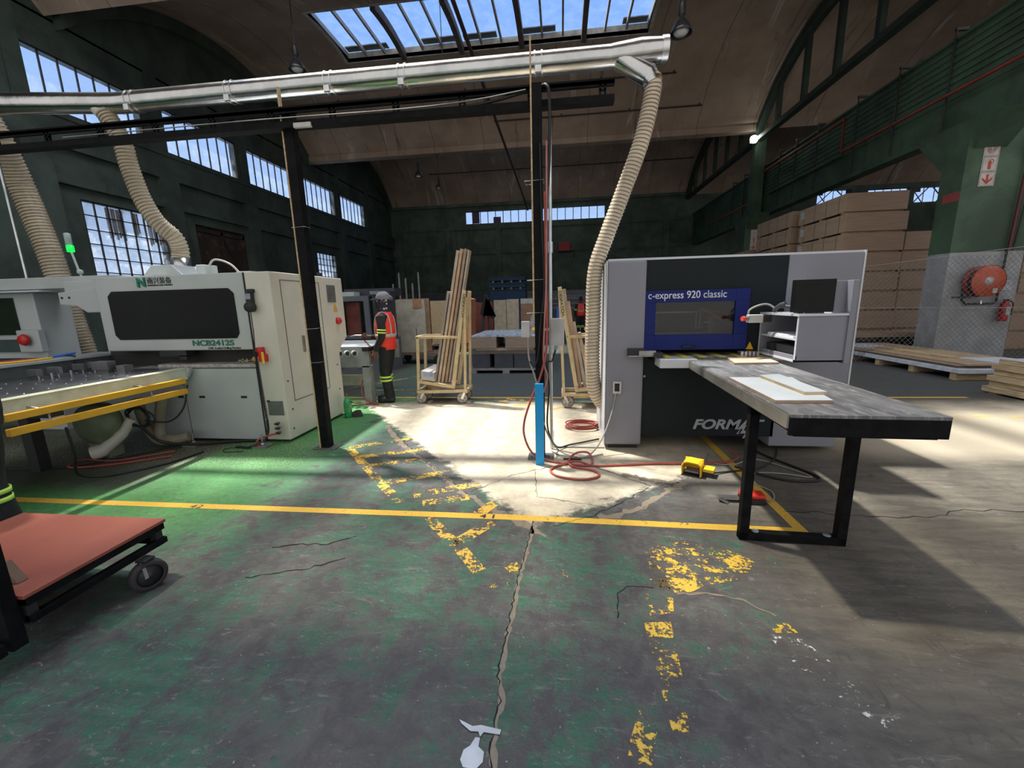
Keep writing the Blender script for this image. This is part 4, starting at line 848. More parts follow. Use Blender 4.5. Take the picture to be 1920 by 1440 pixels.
sg = thing('barcode_scanner', 'dark grey hand scanner lying on top of the cabinet left of the monitor', 'scanner', (1.93, 3.95, 1.403))
MB().tube([(1.90, 4.0, 1.42), (1.915, 3.98, 1.45), (1.93, 3.95, 1.47), (1.955, 3.92, 1.48)], [.016, .018, .022, .026], 10).build('head', mat('scanner_grey', (.07, .07, .075), .5), sg)
MB().tube([(1.93, 3.95, 1.465), (1.99, 3.86, 1.45), (2.03, 3.80, 1.425)], [.018, .016, .014], 10).build('handle', mat('scanner_grey2', (.05, .05, .055), .5), sg)
MB().tube(curve_pts([(2.03, 3.8, 1.42), (2.08, 3.78, 1.41), (2.0, 3.7, 1.408), (1.96, 3.64, 1.408)]), .004, 6).build('cord', cable_g, sg)
es = thing('emergency_stop', 'white emergency stop box with red mushroom button beside the computer cabinet', 'switch', (1.72, 4.0, 1.35))
MB().box(1.70, 1.83, 4.02, 4.08, 1.315, 1.39).build('case', mat('box_white', (.5, .5, .47), .5), es, .008)
MB().tube([(1.70, 4.03, 1.355), (1.675, 4.02, 1.355)], .018, 12).build('collar', steel, es)
MB().tube([(1.675, 4.02, 1.355), (1.66, 4.015, 1.355), (1.64, 4.01, 1.355)], [.016, .024, .022], 12).build('button', mat('red_button', (.7, .08, .05), .4), es)
MB().tube(curve_pts([(1.71, 4.06, 1.385), (1.72, 4.06, 1.43), (1.78, 4.06, 1.465), (1.86, 4.06, 1.48), (1.91, 4.03, 1.45), (1.92, 4.0, 1.41)]), .009, 8).build('cable', cable_g, es)
MB().box(1.83, 1.905, 4.03, 4.07, 1.32, 1.38).build('mount', dark, es)

# ------------------------------------------------------------------ outfeed table
ot = thing('outfeed_table', 'long dark work table with black steel loop legs in front of the edge machine', 'table', (1.5, 3.1, 0))
RT = Matrix.Translation((1.127, 2.105, 0)) @ Matrix.Rotation(R(-2.6), 4, 'Z')
def rb(mb, *a): return mb.box(*a, RT)
rb(MB(), 0, .69, 0, 2.02, .957, .975).build('tabletop', worktop, ot, .002)
rb(rb(rb(rb(MB(), 0, .69, 0, .02, .865, .957), .665, .69, .02, 2.02, .865, .957), 0, .03, .02, 2.02, .885, .957), .03, .66, .02, .06, .855, .865).build('apron', black, ot, .002)
rb(MB(), -.012, 0, .01, 2.02, .90, .968).build('side_rail', mat('aluminium_rail', (.30, .29, .27), .35, .7), ot)
for yy in (.47,):
    l = MB(); T0 = .055
    rb(l, .0, T0, yy, yy + T0, 0, .885); rb(l, .565, .565 + T0, yy, yy + T0, 0, .885); rb(l, 0, .62, yy, yy + T0, 0, T0); rb(l, 0, .62, yy, yy + T0, .84, .885)
    l.build('leg', black, ot, .003)
for xx in (.10, .52): MB().lathe([(0, .055), (.022, .055), (.022, .06), (0, .06)], RT @ Matrix.Translation((xx, .497, 0)), 12).build('bolt_cap', mat('cap_grey', (.25, .27, .3), .4), ot)
def board(name, pts, z0, z1, top, edge, label, cat='board', bev=0):
    t = MB().prism(pts, z0, z1, 'z').build(name, edge); tag(t, label, cat)
    MB().add([(a, b, z1 + .0006) for a, b in pts], [tuple(range(len(pts)))]).build('face', top, t)
    return t
board('white_board', [(1.160, 2.33), (1.452, 2.33), (1.60, 3.03), (1.185, 3.03)], .976, .993, whiteb, ply, 'larger white board lying on the near left corner of the work table')
board('white_board', [(1.375, 2.46), (1.50, 2.47), (1.53, 3.06), (1.38, 3.02)], .994, 1.010, whiteb, wood, 'narrow white board lying on top of the larger white board on the work table')
board('tan_board', [(1.49, 3.72), (1.86, 3.74), (1.90, 4.08), (1.56, 4.08)], .976, .992, mat('tan_face', (.55, .40, .30), .6), ply, 'tan wood board lying at the machine end of the work table')
# pedals and cables on floor
yp = thing('foot_pedal', 'yellow hooded foot pedal on the floor in front of the edge machine', 'pedal', (1.2, 3.63, 0))
T = Matrix.Translation((1.17, 3.62, 0)) @ Matrix.Rotation(R(-28), 4, 'Z')
hp = MB(); pr0 = [(-.085, .0), (-.09, .09), (-.07, .125), (-.04, .135), (.05, .13), (.075, .11), (.08, .0), (.068, .0), (.065, .10), (.045, .118), (-.035, .12), (-.065, .11), (-.078, .08), (-.075, .0)]
hp.add([T @ Vector((a, -.06, b)) for a, b in pr0] + [T @ Vector((a, .075, b)) for a, b in pr0], [tuple(range(14)), tuple(range(27, 13, -1))] + [(i, i + 14, (i + 1) % 14 + 14, (i + 1) % 14) for i in range(14)])
hp.box(-.08, .075, .06, .08, .03, .13, T).box(.08, .17, -.01, .09, .045, .075, T).build('hood', yel_p, yp, .004)
MB().box(.08, .165, -.01, .085, .0, .045, T).box(-.085, .08, -.07, .08, .0, .008, T).build('base', dark, yp)
MB().box(-.06, .055, -.04, .05, .03, .045, T).build('treadle', mat('treadle_grey', (.2, .2, .2), .5), yp)
rp_ = thing('foot_pedal', 'red foot pedal on the floor behind the table leg', 'pedal', (1.45, 3.12, 0))
T = Matrix.Translation((1.37, 3.12, 0)) @ Matrix.Rotation(R(-3), 4, 'Z')
MB().box(0, .17, -.05, .06, .0, .04, T).build('base', dark, rp_, .006)
MB().box(.0, .17, -.045, .06, .04, .075, T).build('cover', mat('red_cover', (.62, .03, .02), .4), rp_, .012)
MB().box(-.16, -.01, -.02, .03, .028, .036, T).bar((-.16 + 1.37, 3.12, .03), (-.1 + 1.37, 3.08, .004), .04, .004).build('treadle', steel, rp_)
for i, (c, m, r_, lb) in enumerate([
    ([(1.54, 3.13, .02), (1.62, 3.14, .012), (1.68, 3.3, .008), (1.6, 3.48, .008), (1.72, 3.66, .008), (1.95, 3.66, .008), (2.15, 3.60, .008), (2.05, 3.8, .008), (1.85, 4.0, .008), (1.6, 3.85, .008), (1.4, 3.9, .008), (1.5, 4.15, .01)], cable_g, .006, 'pale cable snaking from the red pedal over the shaded floor under the table'),
    ([(1.32, 3.60, .02), (1.5, 3.68, .01), (1.75, 3.75, .01), (1.95, 3.9, .01), (2.1, 4.1, .01), (2.2, 4.3, .02)], cable_b, .008, 'black cable running from the yellow pedal under the edge machine'),
    ([(1.6, 3.8, .01), (1.8, 3.58, .01), (2.0, 3.50, .01), (2.2, 3.6, .01), (2.0, 4.1, .01), (1.95, 4.3, .02)], cable_b, .010, 'thick black cable curled on the floor beneath the work table')]):
    tag(MB().tube(curve_pts(c), r_, 8).build('floor_cable', m), lb, 'cable')
tag(MB().tube(curve_pts([(-4.3, 3.9, .012), (-4.7, 3.6, .012), (-5.1, 3.6, .012), (-5.0, 3.4, .012), (-4.6, 3.5, .012), (-4.2, 3.75, .012)]), .009, 8).build('air_hose', hose_r), 'red hose loop lying on the floor below the yellow guard bars', 'hose')
tag(MB().tube(curve_pts([(-4.2, 2.9, .60), (-4.25, 2.95, .35), (-4.4, 3.05, .10), (-4.3, 3.25, .014), (-4.05, 3.55, .014), (-3.95, 3.9, .014)]), .011, 8).build('air_hose', cable_b), 'dark hose curving from the guard bars down to the floor at left', 'hose')
tag(MB().tube(curve_pts([(-5.9, 3.3, .008), (-5.3, 3.35, .008), (-4.9, 3.5, .008), (-4.5, 4.0, .008)]), .008, 6).build('floor_cable', cable_b), 'thin black cable on the floor behind the machine foot at left', 'cable')
# paper tape scrap on the floor
pp = MB().add([(x, y, .004) for x, y in [(-.385, 1.245), (-.33, 1.225), (-.30, 1.232), (-.222, 1.222), (-.225, 1.205), (-.285, 1.208), (-.295, 1.19), (-.305, 1.208), (-.335, 1.207), (-.375, 1.232)]], [tuple(range(10))])
pp.add([(x, y, .004) for x, y in [(-.312, 1.188), (-.295, 1.188), (-.295, 1.158), (-.272, 1.142), (-.27, 1.11), (-.29, 1.085), (-.335, 1.088), (-.35, 1.11), (-.345, 1.142), (-.325, 1.158)]], [tuple(range(10))])
o = pp.build('paper_scrap', mat('paper_scrap', (.55, .58, .63), .6)); sm = o.modifiers.new('thick', 'SOLIDIFY'); sm.thickness = .002
tag(o, 'torn white sticker scrap on the floor at the bottom of the picture', 'paper')

# ------------------------------------------------------------------ board stacks on the right
strap = mat('strap_dark', (.10, .06, .04), .6)
ORD = ['topmost', 'second from the top', 'third from the top', 'fourth from the top', 'fifth from the top', 'sixth from the top', 'seventh from the top', 'bottom']
def pack_stack(x0, x1, y0, y1, ztop, n, where, grp, seed, sticker=False):
    rnd = random.Random(seed); h = (ztop - .002) / n
    for i in range(n):
        z1 = ztop - i * h; z0 = z1 - h + .055; j = rnd.uniform(-.03, .03)
        a0, a1, b0, b1 = x0 + j, x1 + j, y0 + rnd.uniform(-.03, .03), y1
        t = thing('board_pack', '%s fibreboard pack, %s' % (ORD[i] if i < n - 1 else 'lowest', where), 'board pack', ((a0 + a1) / 2, (b0 + b1) / 2, z0 - .05), 0, grp)
        MB().box(a0, a1, b0, b1, z0, z1).build('boards', mdf, t)
        MB().box(a0 - .003, a0, b0, b1, z0, z1).build('side_face', mdf_l, t)
        for q in range(4):
            y = b0 + (b1 - b0) * (q + .5) / 4; MB().box(a0 - .006, a0 - .003, y - .008, y + .008, z0, z1).build('strap', strap, t)
        for q in range(3):
            y = b0 + .15 + (b1 - b0 - .3) * q / 2; MB().box(a0 + .02, a1 - .02, y - .05, y + .05, z0 - .05, z0).build('bearer', wood, t)
        if sticker: MB().box(a0 - .010, a0 - .006, b1 - .3, b1 - .1, z1 - .3, z1 - .08).build('sticker', mat('pale_sticker', (.5, .56, .55), .5), t)
pack_stack(7.80, 9.35, 13.0, 15.3, 4.26, 8, 'tall front stack behind the edge machine', 'fibreboard packs of the front stack', 1, True)
pack_stack(9.42, 10.95, 13.05, 15.3, 3.72 - .52, 6, 'shorter stack right of the tall one', 'fibreboard packs of the right stack', 2)
pack_stack(7.72, 9.3, 15.6, 18.1, 4.32, 8, 'second row stack behind the tall front one', 'fibreboard packs of the second stack', 3)
pack_stack(7.60, 9.2, 18.5, 20.8, 3.42, 6, 'rear stack beside the far green column', 'fibreboard packs of the rear stack', 4)
pack_stack(11.6, 13.2, 12.2, 14.5, 2.4, 5, 'stack behind the fence at the right edge', 'fibreboard packs at the right edge', 6)
def slab(name, x0, x1, y0, y1, z0, z1, m, label, top=None, cat='board', feet=0, group=None):
    t = tag(MB().box(x0, x1, y0, y1, z0, z1).build(name, m), label, cat, group)
    if top: MB().box(x0, x1, y0, y1, z1, z1 + .002).build('face', top, t)
    for k in range(feet):
        y = y0 + .15 + (y1 - y0 - .3) * k / max(1, feet - 1)
        MB().box(x0 + .02, x1 - .05, y - .06, y + .06, 0, z0).build('pallet_block', wood, t)
    return t
slab('white_sheet_stack', 6.96, 8.6, 7.98, 11.9, .13, .20, mat('white_sheet', (.62, .66, .74), .4), 'white-edged sheets on low pallet blocks on the floor right of the edge machine', None, 'board stack', 5)
slab('tan_sheet', 7.05, 8.6, 8.15, 11.9, .203, .245, mat('dark_edge', (.10, .08, .06), .7), 'large tan sheets lying on the white-edged sheets', mat('tan_sheet_face', (.40, .30, .20), .7), 'board')
slab('tan_sheet', 7.15, 8.5, 8.1, 11.9, .248, .275, ply, 'upper tan sheet on the low sheet stack', mat('tan_sheet_face', (.40, .30, .20), .7), 'board')
slab('offcut', 7.5, 7.75, 8.9, 10.8, .278, .30, wood, 'long narrow offcut lying on the tan sheets', None, 'board')
slab('white_sheet', 7.7, 8.45, 8.15, 8.9, .278, .29, mat('white_sheet', (.62, .66, .74), .4), 'small white sheet on the tan sheets beside the pine pile', None, 'board')
slab('paper_sheet', 7.2, 7.9, 10.9, 11.7, .278, .285, mat('pale_blue_sheet', (.45, .5, .62), .5), 'pale sheet with blue corner on the far end of the tan sheets', None, 'paper')
slab('crate_boards', 7.75, 9.75, 12.1, 12.9, .40, .52, mdf, 'flat brown boards on a low dark crate in front of the tall fibreboard stack', None, 'board')
cr = thing('low_crate', 'low dark slatted crate under the flat brown boards', 'crate', (8.75, 12.5, 0))
for (a, b_, c, d) in ((7.75, 9.75, 12.1, 12.16), (7.75, 9.75, 12.8, 12.9)): MB().box(a, b_, c, d, .30, .40).box(a, b_, c, d, .05, .12).build('rail', dark, cr)
for x in (7.8, 8.4, 9.1, 9.65): MB().box(x, x + .1, 12.1, 12.9, 0, .40).build('block', wood if x < 8 else dark, cr)
pine = mat('pine_edge', (.50, .38, .23), .7, 0, .2, 4, stretch=(1, 1, 10))
for i in range(6):
    x0 = 6.53 + (.05 if i % 2 else 0) + .02 * i; z0 = .03 + i * .083
    slab('pine_bundle', x0, 8.9, 5.0, 7.1 - .02 * (i % 2), z0, z0 + .076, pine, '%s layer of the pale pine board pile at the right edge' % ['lowest', 'second lowest', 'third lowest', 'third highest', 'second highest', 'topmost'][i], whiteb if i == 5 else None, 'board bundle', 3 if i == 0 else 0, 'pine board pile layers')
tag(MB().lathe([(0, 0), (.05, .01), (.07, .03), (.03, .05), (0, .06)], Matrix.Translation((6.50, 6.2, .26)) @ Matrix.Rotation(R(-90), 4, 'Y'), 9).build('plastic_wrap', mat('plastic_wrap', (.6, .62, .65), .2)), 'crumpled clear plastic stuck to the side of the pine pile', 'plastic')
# chain link fence
fe = thing('chain_link_fence', 'chain link fence with straining wires in front of the white-based green pillar', 'fence', (9.0, 10.3, 0))
fm = MB(); wx0, wx1, zt0, zt1 = 6.3, 13.0, 2.1, 2.78
def ztop(x): return zt0 + (zt1 - zt0) * (x - wx0) / (wx1 - wx0)
s_ = .115; x = wx0 - 3
while x < wx1:
    for sgn in (1, -1):
        # diagonal from floor at x going up
        xa, za = x, 0.02; L = 3.2; xb, zb = x + sgn * 2.8, 2.8
        if sgn < 0: xa, xb = x + 2.8, x
        # clip to range
        pts = []
        for k in range(29):
            u = k / 28; px, pz = xa + (xb - xa) * u, za + (zb - za) * u
            if wx0 <= px <= wx1 and pz <= ztop(px): pts.append((px, pz))
        if len(pts) > 1: fm.bar((pts[0][0], 10.3, pts[0][1]), (pts[-1][0], 10.3, pts[-1][1]), .0045, .0045, (0, 1, 0))
    x += s_
fm.build('mesh', mat('fence_wire', (.20, .21, .20), .5, .4), fe)
MB().tube([(wx0, 10.3, zt0), (wx1, 10.3, zt1)], .006, 5).build('top_wire', mat('wire_light', (.35, .36, .35), .4, .5), fe)
MB().tube([(wx0, 10.3, 1.25), (wx1, 10.3, 1.10)], .005, 5).build('middle_wire', mat('wire_light', (.35, .36, .35), .4, .5), fe)
MB().box(6.26, 6.32, 10.27, 10.33, 0, 2.2).build('fence_post', galv, fe)
MB().box(12.97, 13.03, 10.27, 10.33, 0, 2.85).build('fence_post', galv, fe)
# fire signs
def fire_sign(cx, y, zc, s, label):
    t = thing('fire_sign', label, 'sign', (cx, y, zc))
    redp = mat('sign_red', (.42, .035, .025), .5); wh = mat('sign_white', (.50, .46, .42), .5)
    for k in range(3):
        z = zc + (1 - k) * s; p = MB().box(cx - s / 2, cx + s / 2, y - .006, y, z - s / 2 + .004, z + s / 2 - .004).build('plate', wh, t)
        e = .006 * s / .3; q = MB(); r_ = s * .45
        for (a, b_, c, d) in ((-r_, r_, -r_, -r_ + e), (-r_, r_, r_ - e, r_), (-r_, -r_ + e, -r_, r_), (r_ - e, r_, -r_, r_)): q.box(cx + a, cx + b_, y - .008, y - .006, z + c, z + d)
        q.build('border', mat('sign_line', (.2, .12, .1), .5), p)
        if k == 0:
            P = []
            q = MB()
            for i in range(70):
                a = i * .28; rr = s * (.34 - .0042 * i); P.append((cx + rr * math.cos(a), y - .008, z + rr * math.sin(a)))
            for a, b_ in zip(P[:-1], P[1:]): q.bar(a, b_, s * .052, .002, (0, 1, 0)) if False else q.bar(a, b_, .002, s * .05, (0, 1, 0))
            q.build('hose_symbol', redp, p)
        elif k == 1:
            MB().prism([(cx - .10 * s, z - .34 * s), (cx + .10 * s, z - .34 * s), (cx + .10 * s, z + .14 * s), (cx + .04 * s, z + .24 * s), (cx - .04 * s, z + .24 * s), (cx - .10 * s, z + .14 * s)], y - .009, y - .006, 'y').prism([(cx - .2 * s, z + .27 * s), (cx + .1 * s, z + .33 * s), (cx + .24 * s, z + .25 * s), (cx + .20 * s, z + .02 * s), (cx + .17 * s, z + .02 * s), (cx + .2 * s, z + .22 * s), (cx + .08 * s, z + .29 * s), (cx - .2 * s, z + .24 * s)], y - .009, y - .006, 'y').build('extinguisher_symbol', redp, p)
        else:
            MB().prism([(cx, z - .36 * s), (cx + .33 * s, z - .02 * s), (cx + .33 * s, z + .10 * s), (cx + .07 * s, z - .10 * s), (cx + .07 * s, z + .3 * s), (cx - .07 * s, z + .3 * s), (cx - .07 * s, z - .10 * s), (cx - .33 * s, z + .10 * s), (cx - .33 * s, z - .02 * s)], y - .009, y - .006, 'y').build('arrow_symbol', redp, p)
fire_sign(9.32, 10.915, 4.27, .305, 'larger column of three fire safety signs on the near green pillar')
fire_sign(8.83, 21.04, 4.12, .30, 'small distant column of three fire safety signs on the far green column')
# hose reel, extinguisher
hr = thing('fire_hose_reel', 'round red fire hose reel on the white base of the near pillar', 'hose reel', (9.45, 10.7, 1.75))
T = Matrix.Translation((9.46, 10.6, 1.76)) @ Matrix.Rotation(R(90), 4, 'X')
MB().lathe([(.07, .02), (.33, .02), (.345, 0), (.345, .02), (.345, -.01), (.33, -.02), (.07, -.0)], T, 36).build('front_disc', mat('reel_red', (.50, .075, .035), .4), hr)
MB().lathe([(.0, -.04), (.34, -.19), (.345, -.20), (.345, -.22), (0, -.22)], T, 36).build('back_disc', mat('reel_dark_red', (.2, .02, .02), .5), hr)
MB().lathe([(0, -.18), (.28, -.18), (.29, -.1), (.28, -.02), (0, -.02)], T, 30).build('hose_coil', seam, hr)
MB().lathe([(0, .035), (.085, .03), (.09, .02), (0, .02)], T, 20).box(9.44, 9.48, 10.57, 10.585, 1.7, 1.83).build('hub', mat('hub_white', (.45, .45, .45), .5), hr)
MB().box(9.56, 9.65, 10.572, 10.578, 1.50, 1.60).build('label_plate', mat('hub_white', (.45, .45, .45), .5), hr)
MB().tube([(9.95, 10.86, 2.45), (9.93, 10.86, 1.3), (9.88, 10.84, 1.26), (9.3, 10.84, 1.26), (9.2, 10.84, 1.35), (9.18, 10.84, 1.6)], .022, 8).tube([(8.95, 10.8, 1.42), (9.3, 10.8, 1.42)], .015, 6).build('supply_pipe', seam, hr)
MB().tube([(9.6, 10.84, 1.26), (9.6, 10.84, 1.34)], [.03, .02], 8).build('valve', galv, hr)
tag(MB().tube([(9.98, 10.86, 2.45), (10.02, 10.86, 5.0), (10.05, 10.86, 7.2)], .03, 8).build('riser_pipe', mat('dark_red_pipe', (.10, .018, .02), .5)), 'dark red riser pipe going up the near green pillar', 'pipe')
tag(MB().tube([(10.08, 10.87, 2.45), (10.25, 10.87, 5.6), (10.3, 10.87, 5.7), (11.5, 10.87, 5.7)], .02, 8).build('riser_pipe', tr), 'thin green riser pipe beside the dark red one on the near pillar', 'pipe')
ex = thing('fire_extinguisher', 'red fire extinguisher hanging on the white base of the near pillar', 'extinguisher', (10.1, 10.8, .95))
MB().lathe([(0, 0), (.075, 0), (.08, .02), (.08, .36), (.06, .42), (.03, .45), (0, .45)], Matrix.Translation((10.08, 10.81, .86))).build('cylinder', mat('extinguisher_red', (.38, .012, .02), .35), ex)
MB().box(10.04, 10.14, 10.79, 10.83, 1.31, 1.35).tube(curve_pts([(10.1, 10.78, 1.33), (10.19, 10.76, 1.25), (10.19, 10.76, 1.0)]), .012, 6).build('valve_and_hose', seam, ex)
MB().box(10.05, 10.12, 10.728, 10.732, 1.0, 1.18).build('label_plate', mat('hub_white', (.45, .45, .45), .5), ex)
tag(MB().box(10.02, 10.24, 10.912, 10.918, 1.55, 1.78).build('notice', mat('faded_notice', (.40, .41, .46), .6)), 'faded white paper notice on the pillar base above the extinguisher', 'sign')
tag(MB().box(8.845, 8.85, 10.93, 11.35, 3.55, 3.75).build('painted_band', mat('faded_red_band', (.30, .06, .06), .7)), 'faded red painted band on the narrow side of the near pillar', 'paint mark')

# ------------------------------------------------------------------ frame trolleys with boards
def frame_trolley(sx, label, group):
    DD = .36
    t = thing('frame_trolley', label, 'trolley', (0, 0, 0), 0, group)
    def X(a): return a * sx
    def bar(name, a, b_, w_=.04, h_=.04): MB().bar((X(a[0]), a[1], a[2]), (X(b_[0]), b_[1], b_[2]), w_, h_, (0, 1, 0)).build(name, cartm, t, .003)
    for y in (0, DD):
        bar('low_upright', (-.40, y, .20), (-.36, y, 1.06)); bar('top_rail', (-.38, y, 1.06), (.30, y, 1.05)); bar('deck_rail', (-.40, y, .36), (.18, y, .27), .05, .05)
        bar('leaning_post', (.17, y, .25), (.42, y, 1.75), .055, .055); bar('back_stay', (.42, y, 1.70), (.36, y, .20), .04, .04); bar('base_rail', (-.42, y, .19), (.39, y, .21), .05, .05)
    for x in (-.40, .37): MB().bar((X(x), -.02, .2), (X(x), DD + .02, .2), .05, .05).build('cross_rail', cartm, t)
    MB().bar((X(-.38), 0, 1.06), (X(-.38), DD, 1.06), .035, .035).build('cross_rail', cartm, t)
    MB().add([(X(-.38), .0, .385), (X(.15), .0, .30), (X(.15), DD, .30), (X(-.38), DD, .385)], [(0, 1, 2, 3)]).build('deck_sheet', plyt, t)
    for x, y in ((-.37, .03), (.30, .03), (-.37, DD - .03), (.30, DD - .03)):
        w_ = MB().lathe([(0, -.022), (.03, -.025), (.06, -.016), (.083, -.022), (.087, 0), (.083, .022), (.06, .016), (.03, .025), (0, .022)], Matrix.Translation((X(x), y, .087)) @ Matrix.Rotation(R(90), 4, 'X'), 24)
        o = w_.build('wheel', mat('pale_wheel', (.42, .38, .35), .6), t)
        sp_ = MB()
        for k in range(5): a = k * 2 * PI / 5; sp_.bar((X(x), y - .028, .087), (X(x) + .06 * math.cos(a), y - .028, .087 + .06 * math.sin(a)), .006, .008, (0, 1, 0))
        sp_.build('spokes', mat('wheel_dark', (.15, .12, .11), .6), o)
        MB().lathe([(.083, -.024), (.091, -.012), (.091, .012), (.083, .024)], Matrix.Translation((X(x), y, .091)) @ Matrix.Rotation(R(90), 4, 'X'), 24).build('tyre', mat('brown_tyre', (.12, .07, .06), .7), o)
        for dy in (-.045, .045): MB().bar((X(x), y + dy, .08), (X(x + .05), y + dy, .185), .035, .006, (0, 1, 0)).build('fork_plate', galv, t)
    return t
ftA = frame_trolley(1, 'cream frame trolley with low end rail on pale wheels right of the worker', 'cream frame trolleys')
Mx = Matrix.Rotation(R(90 if False else 82), 4, 'Z')
tmpA = text('lettering', 'DESPATCH', .055, blackp, ftA, Matrix.Translation((.425, -.031, 1.70)) @ Matrix.Rotation(PI / 2, 4, 'X') @ Matrix.Rotation(R(-98), 4, 'Z') @ Matrix.Translation((0, -.02, 0)), .001, 0, .0005, 1.3)
ftA.location = (-1.86, 6.2, 0)
ftB = frame_trolley(-1, 'cream frame trolley partly hidden behind the cream hose and grey edge machine', 'cream frame trolleys')
text('lettering', 'DESPATCH', .055, blackp, ftB, Matrix.Translation((-.415, -.031, 1.70)) @ Matrix.Rotation(PI / 2, 4, 'X') @ Matrix.Rotation(R(-82), 4, 'Z') @ Matrix.Translation((0, -.02, 0)), .001, 0, .0005, 1.3)
ftB.location = (.40, 5.95, 0)
def lean(name, x0, x1, z0, z1, th, y0, y1, m, label, group, edge=None):
    d = Vector((x1 - x0, 0, z1 - z0)); nrm = Vector((d.z, 0, -d.x)).normalized() * th
    poly = [(x0, z0), (x0 + nrm.x, z0 + nrm.z), (x1 + nrm.x, z1 + nrm.z), (x1, z1)]
    return tag(MB().prism(poly, y0, y1, 'y').build(name, m, None, .002), label, 'board', group)
lb = [(-2.02, -1.60, 1.75, .045, 'tall_board', mat('grey_board', (.30, .25, .22), .6), 'shortest leaning board, outermost on the trolley beside the worker'),
      (-1.965, -1.545, 2.34, .05, 'tall_board', mat('beige_edge', (.46, .38, .30), .6), 'pale tall board, left one of the tall boards on the trolley beside the worker'),
      (-1.905, -1.49, 2.36, .05, 'tall_board', mat('tan_edge2', (.52, .34, .22), .6), 'tan tall board, middle one of the tall boards on the trolley beside the worker'),
      (-1.845, -1.43, 2.36, .05, 'tall_board', mat('brown_edge2', (.33, .24, .18), .6), 'brown tall board resting against the post of the trolley beside the worker'),
      (-1.785, -1.37, 2.34, .03, 'tall_board', mat('beige_edge', (.46, .38, .30), .6), 'thin pale board, right of the tall boards on the trolley beside the worker')]
for (xa, xb, zt_, th, nm, m, lbl) in lb:
    f_ = (zt_ - .34) / 2.02
    lean(nm, xa, xa + (xb - xa) * f_, .335, zt_, th * .8, 6.26, 6.40, m, lbl, 'boards leaning on the front trolley')
tag(MB().prism([(-2.2, .39), (-2.2, .53), (-1.99, .50), (-1.99, .36)], 6.19, 6.9, 'y').build('wrapped_pack', mat('cream_panel', (.5, .47, .42), .6)), 'cream wrapped pack lying on the deck of the trolley beside the worker', 'board')
tag(MB().box(-2.16, -2.01, 6.183, 6.188, .44, .50).build('blue_film', mat('blue_film', (.30, .38, .62), .3)), 'bluish plastic film on the end of the cream wrapped pack', 'film')
for i, (xa, xb, z1_) in enumerate([(.20, .02, 1.72), (.26, .08, 1.55), (.33, .16, 1.25), (.40, .24, 1.1)]):
    lean('short_board', xa, xb, .30, z1_,   .045, 6.0, 6.14, [mat('beige_edge', (.46, .38, .30), .6), mat('tan_edge2', (.52, .34, .22), .6)][i % 2], ['board nearest the post on the trolley behind the cream hose', 'second board on the trolley behind the cream hose', 'third board on the trolley behind the cream hose', 'lowest board on the trolley behind the cream hose'][i], 'boards leaning on the hidden trolley')
for i in range(4):
    slab('umber_board', .47, .66, 6.0, 6.6, .30 + .06 * i, .345 + .06 * i, mat('umber_edge', (.22, .13, .09), .6), ['lowest', 'second', 'third', 'uppermost'][i] + ' flat brown board on the deck of the trolley behind the hose', None, 'board')

# ------------------------------------------------------------------ pile in mid hall
pl = thing('pallet', 'flat grey pallet under the dark bundles in the middle of the hall', 'pallet', (-1.25, 9.6, 0))
for k in range(3): MB().box(-2.05 + .75 * k, -1.9 + .75 * k, 9.0, 10.2, 0, .07).build('runner', mat('pallet_grey', (.25, .24, .24), .7), pl)
MB().box(-2.05, -.4, 9.0, 10.2, .07, .12).build('deck', mat('pallet_grey', (.25, .24, .24), .7), pl)
nav = mat('navy_bundle', (.055, .06, .08), .6)
for i, (a, b_) in enumerate([(-1.98, -1.58), (-1.48, -1.06), (-1.04, -.45)]): slab('dark_bundle', a, b_, 9.0, 10.1, .122, .44, nav, ['left', 'middle', 'right'][i] + ' dark slate bundle on the grey pallet in mid hall', None, 'bundle')
slab('plank_layer', -2.0, -.5, 9.0, 10.1, .442, .52, mat('plank_dark', (.2, .17, .15), .7), 'dark plank layer on the slate bundles in mid hall', None, 'board')
slab('plank_layer', -1.9, -.6, 8.97, 10.1, .522, .57, mat('plank_mid', (.36, .3, .25), .7), 'pale plank layer under the two brown board packs in mid hall', None, 'board')
pk = mat('pack_brown', (.27, .21, .17), .7, 0, .15, 4, stretch=(1, 1, 14))
for i, (a, b_) in enumerate([(-1.99, -1.42), (-1.22, -.5)]):
    slab('board_pack', a, b_, 8.95, 10.2, .572, .82, pk, ['left', 'right'][i] + ' brown board pack on top of the pile in mid hall', None, 'board pack')
tpm = mat('striped_film', (.38, .43, .52), .35, 0, .15, 8, col2=(.08, .1, .16), c2=(.55, .6), stretch=(1, .2, 1))
tag(MB().box(-2.0, -.45, 8.95, 10.9, .822, .845).build('wrapped_sheets', tpm), 'blue-grey film-wrapped sheets covering the pile in mid hall', 'board')

# ------------------------------------------------------------------ back of the hall
def wheel_small(mb, x, y, z, r_): return mb.lathe([(0, -.03), (r_, -.03), (r_, .03), (0, .03)], Matrix.Translation((x, y, z)) @ Matrix.Rotation(R(90), 4, 'X'), 18)
def flat_trolley(x0, x1, y0, y1, h, label):
    t = thing('flat_trolley', label, 'trolley', ((x0 + x1) / 2, y0, 0))
    MB().box(x0, x1, y0, y1, h - .05, h).build('deck', mat('trolley_rust', (.16, .10, .07), .7), t)
    for x in (x0 + .12, x1 - .12):
        for y in (y0 + .1, y1 - .1):
            wheel_small(MB(), x, y, .11, .11).build('wheel', mat('trolley_wheel', (.05, .05, .055), .6), t)
            MB().box(x - .03, x + .03, y - .05, y + .05, .15, h - .05).build('caster', dark, t)
    return t
flat_trolley(-4.45, -3.15, 10.5, 11.3, .30, 'rusty flat trolley carrying the big pale board behind the worker')
